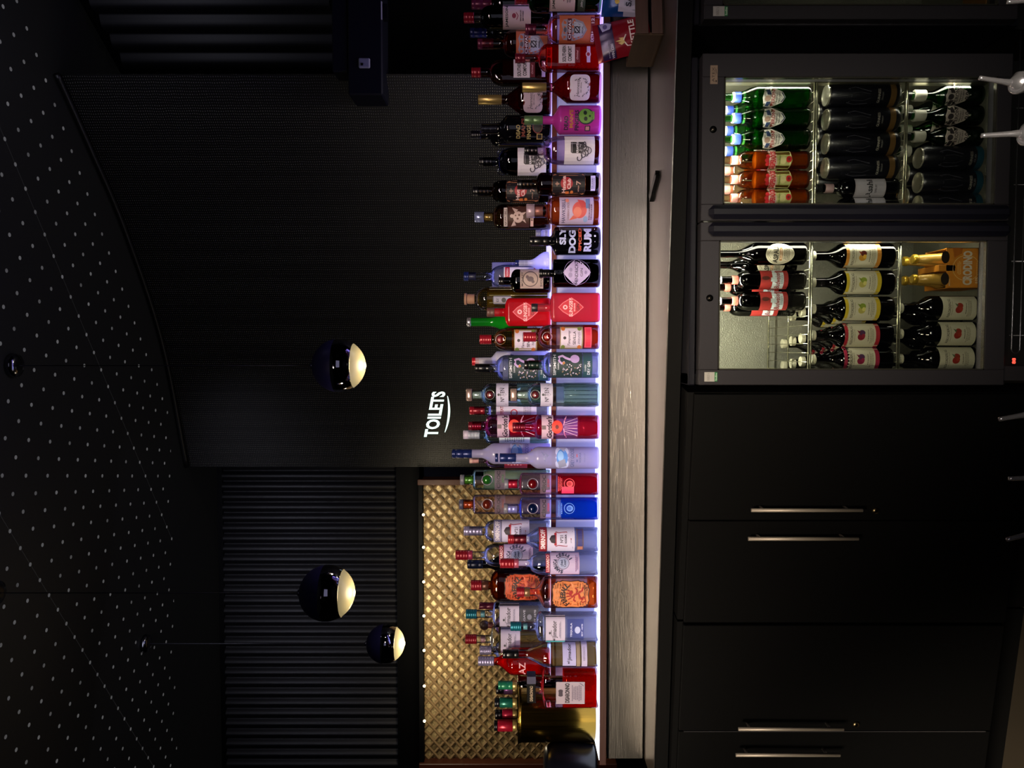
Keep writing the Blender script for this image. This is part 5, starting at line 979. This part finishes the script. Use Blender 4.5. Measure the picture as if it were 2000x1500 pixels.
# green lagers, top right shelf
per = lambda v, zero=False: [(0, v, v+45, 31, None, [('p', [(-17, v+4), (0, v-1), (17, v+4), (19, v+18), (10, v+38), (0, v+44), (-10, v+38), (-19, v+18)], '#c8c6bc' if not zero else '#a89c94'), ('e', -2, v+9, 11, 11, '#8a7264' if not zero else '#2a2426'), ('p', [(-16, v+6), (-8, v+8), (-8, v+16), (-17, v+13)], '#2a3a5c' if not zero else '#2a2426'), ('p', [(5, v+8), (14, v+6), (15, v+13), (5, v+16)], '#2a3a5c' if not zero else '#2a2426'), ('t', 'PERONI', 0, v+20, 31, 7, '#8a2428' if not zero else '#2c2226', .02), ('t', 'NASTRO', 0, v+27, 17, 3, '#2c2a30'), ('t', 'AZZURRO', 0, v+31.5, 20, 3, '#2c2a30')] + ([('t', '0.0', 0, v+39, 14, 7, '#2a2226', .03)] if zero else [('l', [(-9, v+36), (0, v+42), (9, v+36)], 2.2, '#2a3250')]))]
bl = paint('#27409a', .45)
p1 = fb('beer_bottle', 'rightmost blue foiled green beer bottle, front of the right fridge top shelf', 'bottle', 190, 0, SHR[0]+.004, 1398, 1412, 1432, 1478, 40.5, 14, PG, [cap(1396, 1408, 17, WHT, 3), wrap(1430, 1434, 19, WHT), wrap(1434, 1450, 19.5, bl), wrap(1450, 1454, 21, WHT)], ('#2c8a34', 1476, .4), per(1491), 'green beer bottles in the right fridge')
for k, (y, n) in enumerate(((231, 'middle'), (272, 'leftmost'))): place(p1, y, 0, n+' blue foiled green beer bottle, front of the right fridge top shelf')
for y, n in ((200, 'rightmost'), (241, 'middle'), (282, 'leftmost')): place(p1, y, 1, n+' blue foiled green beer bottle, second row on the right fridge top shelf')
OR = glass('#fbe6cc', '#b06a30')
dsp = lambda v: [(0, v, v+52, 36, None, [('p', [(-16, v+14), (16, v+14), (17, v+48), (0, v+52), (-17, v+48)], '#aeb070'), ('p', [(-17, v+8), (17, v+5), (18, v+21), (-17, v+24)], '#c8b0a4'), ('e', -7, v+4, 8, 8, '#b01c24'), ('e', 0, v+2, 8, 8, '#b01c24'), ('e', 7, v+4, 8, 8, '#b01c24'), ('t', 'DESPERADOS', 0, v+14, 33, 11, '#a81c28', .05), ('e', 0, v+34, 15, 12, '#c8c088'), ('t', 'ORIGINAL', 0, v+27, 20, 3, '#5a6a2c'), ('e', 2, v+45, 12, 11, '#c01c20'), ('e', 2, v+45, 6, 5, '#7a1014')])]
d1 = fb('beer_bottle', 'rightmost orange beer bottle, front of the right fridge top shelf', 'bottle', 313, 0, SHR[0]+.004, 1400, 1412, 1440, 1462, 35.5, 14, OR, [cap(1398, 1408, 16, paint('#b8b49a', .3, .6), 3), wrap(1428, 1446, 17, paint('#b87a70', .5))], ('#d8781c', 1474, .4), dsp(1496), 'orange beer bottles in the right fridge', sh='dome')
for y, n in ((351, 'middle'), (387, 'leftmost')): place(d1, y, 0, n+' orange beer bottle, front of the right fridge top shelf')
for y, n in ((322, 'rightmost'), (360, 'middle')): place(d1, y, 1, n+' orange beer bottle, second row on the right fridge top shelf')
# cans
def can(name, lab, y, zb, vt, w, col, rim, band, items, group):
    X, _, d = at(y, 1000, RY[0]); S = d/F; R = w*S/2; zt = CZ+(1000-vt)*S; H = zt-zb
    r = empty(name, (X, RY[0], zb), -math.atan2(X, RY[0]), lab, 'can', group); al = paint('#b8b5a4', .3, .75); m = MB(); cm = paint(col, .3, .3)
    m.loft([(.0, R*.72, R*.72, 2), (.006, R*.94, R*.94, 2), (.014, R, R, 2), (H-.012, R, R, 2), (H-.003, R*.84, R*.84, 2)], cm, 32, top=False); b = m.build('can_body', r)
    m = MB(); m.loft([(H-.006, R*.87, R*.87, 2), (H-.001, R*.86, R*.86, 2), (H, R*.84, R*.84, 2), (H-.001, R*.80, R*.80, 2), (H-.005, R*.77, R*.77, 2), (H-.005, R*.3, R*.3, 2)], al, 32, bottom=False); l = m.build('can_lid', r)
    m = MB(); m.box(-.006, .006, -R*.55, R*.05, H-.0048, H-.0032, al, .0007); m.build('ring_pull', l)
    m = MB(); m.loft([(band[0], R*1.004, R*1.004, 2), (band[1], R*1.004, R*1.004, 2)], paint(band[2], .3, .6), 32, False, False); m.build('printed_band', b)
    def sf(x, z, off): q = max(-.99, min(.99, x/(R+off))); return (x, -(R+off)*math.sqrt(1-q*q), z)
    dl = d-R; m = MB(); draw(m, items, sf, lambda v: CZ+(1000-v)/F*dl-zb, dl/F, .0005); m.build('lettering', b); return r
gl_ = lambda v, c, t: [('l', [(-14, v+40), (-16, v+14), (-13, v), (13, v), (16, v+14), (8, v+44)], 1.2, '#3a3a44'), ('l', [(-13, v+3), (0, v+7), (13, v+3)], 1, '#34343e'), ('l', [(-8, v+6), (-9, v+30), (-4, v+44)], 1.0, '#26262e'), ('l', [(5, v+8), (7, v+26), (3, v+42)], .9, '#26262e'), ('t', 'GUINNESS', 0, v+60, 26, 5, '#8c8880', .01), ('t', t, 0, v+67, 15, 3.5, '#5c5a58')]
c1 = can('beer_can', 'rightmost bronze banded black stout can, front of the right fridge middle shelf', 187, SHR[1]+.004, 1612, 46, '#0b0b12', 0, (.018, .034, '#7a5c34'), gl_(1658, 0, 'DRAUGHT'), 'black stout cans in the right fridge')
for y, n in ((234, 'second from the right'), (281, 'third from the right'), (328, 'fourth from the right')): place(c1, y, 0, 'bronze banded black stout can, '+n+' in the front row')
for y, n in ((206, 'rightmost'), (254, 'second from the right'), (300, 'third from the right'), (345, 'fourth from the right')): place(c1, y, 1, 'black stout can half hidden in the second row, '+n)
asa = lambda v: [(0, v, v+60, 37, '#8a848c', [('r', 0, v+30, 33, 54, '#94909a'), ('t', 'Asahi', 0, v+28, 33, 12, '#141418', .03), ('t', 'SUPER DRY', 0, v+40, 16, 4, '#2a282e')])]
a1 = fb('beer_bottle', 'dark beer bottle with a silver label standing beside the bronze banded stout cans', 'bottle', 368, 0, SHR[1]+.004, 1596, 1608, 1636, 1660, 40, 15, DK, [cap(1592, 1604, 18, BLKC, 3), wrap(1610, 1626, 18, paint('#9a8084', .45))], None, asa(1671), 'silver label beer bottles in the right fridge', sh='dome')
place(a1, 405, 0, 'dark beer bottle with a silver label half cut off by the fridge handle')
zf = FL0
p0 = fb('beer_bottle', 'rightmost green alcohol free beer bottle, bottom of the right fridge door', 'bottle', 187, 0, zf, 1770, 1782, 1812, 1846, 38.5, 15, glass('#6aa86a', '#123a18'), [cap(1768, 1778, 16, BLKC, 3), wrap(1784, 1806, 22, paint('#a8a698', .5)), ], ('#1f7a28', 1838, .4), per(1850, True), 'green alcohol free beer bottles in the right fridge', sh='slope')
for y, n in ((226, 'middle'), (267, 'leftmost')): place(p0, y, 0, n+' green alcohol free beer bottle, bottom of the right fridge door')
for y, n in ((200, 'rightmost'), (240, 'middle'), (282, 'leftmost')): place(p0, y, 1, n+' green alcohol free beer bottle, second row at the right fridge bottom')
c0 = can('beer_can', 'rightmost black alcohol free stout can with a blue foot, bottom of the right fridge door', 309, zf, 1792, 46, '#0b0b12', 0, (.004, .022, '#1f5468'), gl_(1838, 0, '0.0'), 'blue footed stout cans in the right fridge')
for y, n in ((357, 'middle'), (402, 'leftmost')): place(c0, y, 0, n+' black alcohol free stout can with a blue foot, bottom of the right fridge door')
for y, n in ((328, 'rightmost'), (376, 'leftmost')): place(c0, y, 1, n+' black alcohol free stout can of the row behind, bottom of the right fridge door')
# left door, top shelf
asp = lambda v: [(0, v, v+56, 41, '#b8b29c', [('o', 0, v+28, 37, 50, '#8a8470', .97), ('t', 'ASPALL', 0, v+20, 34, 10, '#14120e', .03), ('r', 0, v+30, 26, 5, '#9a6a3c'), ('t', 'SUFFOLK', 0, v+30, 20, 3, '#e8dcc0'), ('tx', 0, v+41, 26, 12, 4, '#5a5648'), ('l', [(-8, v+10), (0, v+5), (8, v+10)], .8, '#6a6450')], 'e')]
s1 = fb('cider_bottle', 'dark cider bottle with a cream oval label, top shelf of the left fridge door', 'bottle', 496, 0, SHL[0]+.004, 1392, 1402, 1436, 1478, 44, 14, DK, [cap(1390, 1400, 16, BLKC, 2)], None, asp(1496), 'oval label cider bottles in the left fridge')
place(s1, 451, 0, 'dark cider bottle with a cream oval label cut off by the middle door handle'); place(s1, 512, 1, 'dark cider bottle with an oval label standing behind the front oval label cider')
bud = lambda v: [(0, v, v+54, 36, '#8e2420', [('r', 1, v+34, 35, 22, '#b8c4c8'), ('p', [(-13, v+24), (-3, v+24), (-3, v+20), (5, v+20), (5, v+24), (18, v+24), (18, v+30), (-13, v+30)], '#b8c4c8'), ('i', 'Budweiser', 0, v+33, 33, 10, '#7a1c1c', .02), ('e', 4, v+10, 8, 15, '#4a1c12'), ('tx', 1, v+41, 24, 5, 2, '#6a6a6c')])]
b1 = fb('beer_bottle', 'dark beer bottle with a red and white label nearest the oval label cider', 'bottle', 547, 0, SHL[0]+.004, 1398, 1410, 1440, 1462, 37, 14, glass('#3a2014', '#100804'), [cap(1403, 1409, 15, SIL, 3), wrap(1429, 1443, 16.5, paint('#b84a3c', .5))], ('#1c0a06', 1460), bud(1486), 'red label beer bottles in the left fridge', sh='dome')
place(b1, 588, 0, 'dark beer bottle with a red and white label beside the empty wire shelf')
place(b1, 557, 1, 'dark beer bottle with a red label, second row, nearer the oval label ciders'); place(b1, 597, 1, 'dark beer bottle with a red label, second row, farther from the oval label ciders')
# big cider bottles
def rek(v, edge, fruit, low=True):
    h = 68; c1, c2 = fruit[0], fruit[1]
    return [(0, v, v+h, 46, '#bdb8a0', [('r', 0, v+3, 46, 6, edge), ('r', 0, v+h-4, 46, 8, edge)] + [('t', 'REKORDERLIG', 0, v+13, 35, 5, '#2a2620', .01), ('tx', 0, v+18.5, 30, 2.4, 1, '#8a8470'), ('e', -3, v+31, 13, 14, c1), ('e', 5, v+33, 11, 12, c2), ('e', -1, v+35, 8, 7, fruit[2]), ('p', [(3, v+27), (10, v+23), (7, v+30)], fruit[3]), ('tx', 0, v+45, 24, 3, 1, '#6a6454'), ('tx', 0, v+52, 33, 8, 3, '#8a8470')])]
CYW = paint('#b8b49a', .45)
RKG = 'big dark cider bottles with cream labels in the left fridge'
def rekb(lab, y, zb, v0, vtop, edge, fruit):
    return fb('cider_bottle', lab, 'bottle', y, 0, zb, vtop, vtop+9, vtop+30, vtop+62, 48, 18, DK, [cap(vtop, vtop+9, 20, CYW, 3)], ('#0c0806', vtop+60), rek(v0, edge, fruit), RKG, sh='slope')
z = SHL[1]+.004
r1 = rekb('big dark cider bottle with an orange bordered label, middle shelf of the left fridge door', 500, z, 1654, 1582, '#b87a28', ('#b8842c', '#5a1c18', '#d8a83c', '#8a3a20'))
r2 = rekb('big dark cider bottle with a yellow bordered label beside the orange one', 552, z, 1654, 1582, '#b8a024', ('#a8a050', '#7a8a2c', '#c8c070', '#6a7a20'))
r2b = rekb('big dark cider bottle with a yellow bordered label beside the red one', 603, z, 1652, 1582, '#b8a024', ('#a8a050', '#7a8a2c', '#c8c070', '#6a7a20'))
r3 = rekb('big dark cider bottle with a red bordered label beside the yellow ones', 655, z, 1651, 1582, '#98202c', ('#7a1426', '#4a2a4c', '#8a1c30', '#6a1420'))
r4 = rekb('big dark cider bottle with a red bordered label, leftmost on the middle shelf', 702, z, 1650, 1582, '#8c1c38', ('#7a1436', '#4a2a4c', '#8a1c40', '#6a1430'))
place(r1, 451, 0, 'big dark cider bottle mostly hidden by the middle door handle')
for k in (1, 2, 3):
    place(r3, 655+5*k, k, 'cream capped cider bottle behind the second red bordered one, row %s' % ('two', 'three', 'four')[k-1]); place(r4, 702+5*k, k, 'cream capped cider bottle behind the leftmost red bordered one, row %s' % ('two', 'three', 'four')[k-1])
    if k < 3: place(r2b, 603+5*k, k, 'cream capped cider bottle behind the inner yellow bordered one, row %s' % ('two', 'three')[k-1])
st_ = ('#8a2418', '#8a2c1c', '#9a3420', '#5a6a4c')
b_1 = rekb('big dark cider bottle with a strawberry label, nearest the orange drinks carton', 602, zf, 1842, 1752, '#bdb8a0', st_)
b_2 = rekb('big dark cider bottle with a strawberry label, middle one at the bottom of the fridge', 652, zf, 1839, 1752, '#bdb8a0', st_)
b_3 = rekb('big dark cider bottle with a strawberry label, leftmost at the bottom of the fridge', 701, zf, 1836, 1752, '#bdb8a0', st_)
place(b_1, 610, 1, 'strawberry cider bottle in the second row behind the one nearest the orange carton'); place(b_2, 659, 1, 'strawberry cider bottle in the second row behind the middle one'); place(b_3, 708, 1, 'strawberry cider bottle in the second row behind the leftmost one')
# orange four-pack
def pack():
    X0, _, d = at(563, 1927, 2.152); X1 = at(484, 1927, 2.152)[0]; s = d/F; W_ = X1-X0; zt = CZ+(1000-1847)*s; H = zt-zf; om = paint('#c07818', .55, 0, 0, 0, 60, .5, 0, .15)
    r = empty('drinks_carton', ((X0+X1)/2, 2.152, zf), 0, 'orange cardboard four pack carton of small aperitif bottles at the bottom of the fridge', 'carton'); hw = W_/2; D = .11
    m = MB(); n = 12
    m.box(-hw, hw, 0, .0015, 0, H, om); m.box(-hw, -hw+.0015, 0, D, 0, H*.95, om); m.box(hw-.0015, hw, 0, D, 0, H*.95, om); m.box(-hw, hw, D, D+.0015, 0, H, om); m.box(-hw, hw, 0, D, 0, .0015, om)
    m.box(-hw*.16, hw*.16, 0, D, H*.75, H*1.2, om, .001); b = m.build('carton_sleeve', r)
    def sf(x, z, off): return (x, -off, z)
    T = lambda v: CZ+(1000-v)*s-zf
    it = [('e', -21, 1845, 24, 16, '#1c1208'), ('e', 21, 1845, 24, 16, '#1c1208'), ('o', 0, 1886, 50, 54, '#d8b070', .96), ('tx', 0, 1872, 28, 8, 3, '#d8a860'), ('tx', 0, 1908, 26, 6, 2, '#d8a860'), ('t', 'CRODINO', 0, 1888, 66, 18, '#cbbfae', .045), ('e', -22, 1928, 20, 14, '#3a2410'), ('e', 22, 1928, 20, 14, '#3a2410'), ('t', '0.5%', -24, 1906, 12, 5, '#e0c8a0'), ('p', [(20, 1862), (39, 1858), (39, 1878), (28, 1876)], '#a85c14'), ('t', 'APERITIVO', -28, 1853, 14, 2.5, '#e0c8a0')]
    m = MB(); draw(m, it, sf, T, s, .0004); m.build('lettering', b)
    return (X0+X1)/2, hw, D
Xc, hw, D = pack()
for k, (dx, dy, lab) in enumerate(((-.5, .03, 'front left bottle in the orange four pack'), (.5, .03, 'front right bottle in the orange four pack'), (-.5, .082, 'rear left bottle in the orange four pack'), (.5, .082, 'rear right bottle in the orange four pack'))):
    r = empty('aperitif_bottle', (Xc+dx*hw, 2.152+dy, zf+.003), 0, 'small amber gold capped '+lab, 'bottle', 'small bottles in the orange four pack'); R = .0265
    m = MB(); m.loft([(0, R*.9, R*.9, 2), (.004, R, R, 2), (.075, R, R, 2), (.10, R*.62, R*.62, 2), (.13, R*.55, R*.55, 2), (.172, R*.42, R*.42, 2)], paint('#b08a3c', .25, .1, 0), 24); m.build('glass_body', r)
    m = MB(); m.loft([(.170, .0125, .0125, 2), (.174, .0145, .0145, 2), (.181, .0135, .0135, 2), (.184, .011, .011, 2)], paint('#c09a2c', .3, .6), 24); m.build('crown_cap', r)
# ================================================================ speed pourers in the foreground
def pourer(y, v, d, tip, lab, big=False, lean=(0, 0)):
    """(y, v): photo place of the spout tip"""
    X, Y, Z = atd(y, v, d); s = d/F; L_ = .040 if big else .046; bX, bY, bZ = X+lean[0], Y+lean[1], Z-.075 if big else Z-.07
    H = bZ-.40; r = empty('pourer_bottle', (bX, bY, .40), 0, lab, 'bottle', 'bottles with chrome pourers along the bottom edge')
    m = MB(); R = .036; m.loft([(0, R*.92, R*.92, 2), (.004, R, R, 2), (H-.10, R, R, 2), (H-.075, R*.75, R*.75, 2), (H-.055, R*.42, R*.42, 2), (H, R*.40, R*.40, 2)], paint('#060608', .2), 24); m.build('glass_body', r)
    ch = paint('#c8c4c8', .22, .8); m = MB(); t = (X-bX, Y-bY, Z-.40)
    base = (0, 0, H+.012); pts = [base, (0, 0, H+.024)] + [(t[0]*q, t[1]*q, H+.024+(t[2]-H-.024)*q) for q in (.2, .45, .7, .9, 1)]
    m.tube(pts, [.0062, .0058, .0046, .0042, .0040, .0038, .0036], ch, 14); sp = m.build('spout', r)
    m = MB(); m.loft([(H-.004, .0165 if big else .012, .0165 if big else .012, 2), (H+.004, .0185 if big else .013, .0185 if big else .013, 2), (H+.012, .0175 if big else .012, .0175 if big else .012, 2), (H+.018, .010, .010, 2), (H+.022, .006, .006, 2)], ch, 28); m.build('collar', r)
    if big:
        m = MB(); m.tube([(.0135*math.cos(2*PI*i/28)-.004, .0135*math.sin(2*PI*i/28)-.006, H+.012+.005*math.sin(2*PI*i/28)) for i in range(28)], .0036, ch, 10, True); m.build('ring_cap', r)
    return bX, bY
pourer(152, 1912, 1.28, 0, 'chrome pourer bottle in front of the right fridge door, nearer the right edge', True, (-.008, .0))
pourer(265, 1916, 1.22, 0, 'chrome pourer bottle in front of the stout cans', True, (.0, -.012))
pourer(819, 1951, 1.30, 0, 'slim chrome spout just left of the fridge', False, (.008, 0))
pourer(935, 1970, 1.30, 0, 'slim chrome spout, middle one of the three over the black cupboards', False, (.002, 0))
pourer(1054, 1966, 1.30, 0, 'slim chrome spout, leftmost over the black cupboards', False, (.012, 0))
X, Y, Z = atd(5, 1968, 1.3); pourer(4, 1966, 1.3, 0, 'chrome pourer bottle at the bottom right corner', True, (.0, -.01))
r = empty('speed_rail', (.1, 1.27, .38), 0, 'steel speed rail holding the pourer bottles', 'rail'); bx('rail_tray', -.7, .75, -.10, .10, 0, .0195, STEELT, r, .002); bx('front_lip', -.7, .75, -.104, -.10, 0, .10, STEELT, r); bx('back_lip', -.7, .75, .10, .104, 0, .06, STEELT, r)
m = MB()
for x in (-.68, .73): m.box(x-.015, x+.015, -.08, .08, -.38, 0, paint('#202024', .4, .5))
m.build('support', r)
# ================================================================ lights, world, camera
def area(name, loc, tgt, sx, sy, e, col, sp=180):
    v = Vector(tgt)-Vector(loc); o = alight(*loc, sx, sy, e, col, (0, 0, 0), name); o.data.spread = math.radians(sp); o.rotation_euler = v.to_track_quat('-Z', 'Y').to_euler(); return o
area('fridge_side_light', (px(150)-.001, DY+.07, (Z0+Z1)/2), (px(270), DY+.25, (Z0+Z1)/2), .015, .7, 1.3, WC)
area('fridge_side_light', (px(470)-.001, DY+.06, (Z0+Z1)/2), (px(600), DY+.25, (Z0+Z1)/2), .012, .7, 1.0, WC)
area('shelf_wash', (.1, .2, 2.75), (.1, 2.6, 1.4), 2.6, .25, 2.6, (1, .78, .80), 36)
area('bar_light', (-.55, -.9, 2.9), (-.1, 2.5, 1.25), .4, .4, 8, (1, .82, .58), 34)
area('bar_light', (-1.9, .3, 2.6), (-1.2, 2.5, 1.2), .35, .35, 4.0, (1, .84, .62), 34)
area('room_fill', (.6, -1.6, 1.7), (.2, 3, 1.4), 2.4, 1.2, 3.5, (.78, .76, 1))
area('fluted_fill', (-1.2, 3.6, 3.45), (-1.6, 5.2, 2.9), 1.6, .3, 2.2, (.8, .8, 1), 90)  # this and the next: unseen lamps aimed at the fluted panelling, no fixture
area('fluted_fill', (1.2, 2.6, 3.4), (1.75, 3.7, 2.9), .6, .3, 1.3, (.8, .8, 1))
area('curtain_glow', (1.05, 3.2, 1.0), (.8, 3.9, 1.75), .5, .1, 5, (1, .92, .66))
area('fridge_fill', (.35, .25, 1.25), (.38, 2.15, .55), .5, .3, 1.4, (1, .9, .74), 46)  # unseen fill lamp added to lift the drinks labels in the fridges
area('floor_fill', (-1.5, 1.0, 1.3), (-1.5, 2.3, 0), .4, .4, 5, (1, .85, .62), 50)  # unseen lamp added to brighten the floor corner at the left
w = bpy.data.worlds.new('World'); SC.world = w; w.use_nodes = True; w.node_tree.nodes['Background'].inputs[0].default_value = (.5, .5, .8, 1); w.node_tree.nodes['Background'].inputs[1].default_value = .004
ca = bpy.data.cameras.new('Camera'); co = link('Camera', ca); ca.sensor_width = 36; ca.sensor_fit = 'HORIZONTAL'; ca.lens = 36*F/2000; ca.clip_start = .05
from mathutils import Matrix
R_ = Vector((CP, SP, 0)); Fw = Vector((-SP, CP, 0)); U = Vector((0, 0, 1)); M3 = Matrix((-U, R_, -Fw)).transposed()
co.matrix_world = Matrix.Translation((0, 0, CZ)) @ M3.to_4x4(); SC.camera = co
SC.view_settings.view_transform = 'Standard'; SC.view_settings.look = 'None'; SC.view_settings.exposure = 0
cy = SC.cycles; cy.max_bounces = 10; cy.transparent_max_bounces = 24; cy.transmission_bounces = 8; cy.glossy_bounces = 4; cy.diffuse_bounces = 3
cy.sample_clamp_indirect = 3.0; cy.caustics_reflective = False; cy.caustics_refractive = True; cy.use_denoising = True
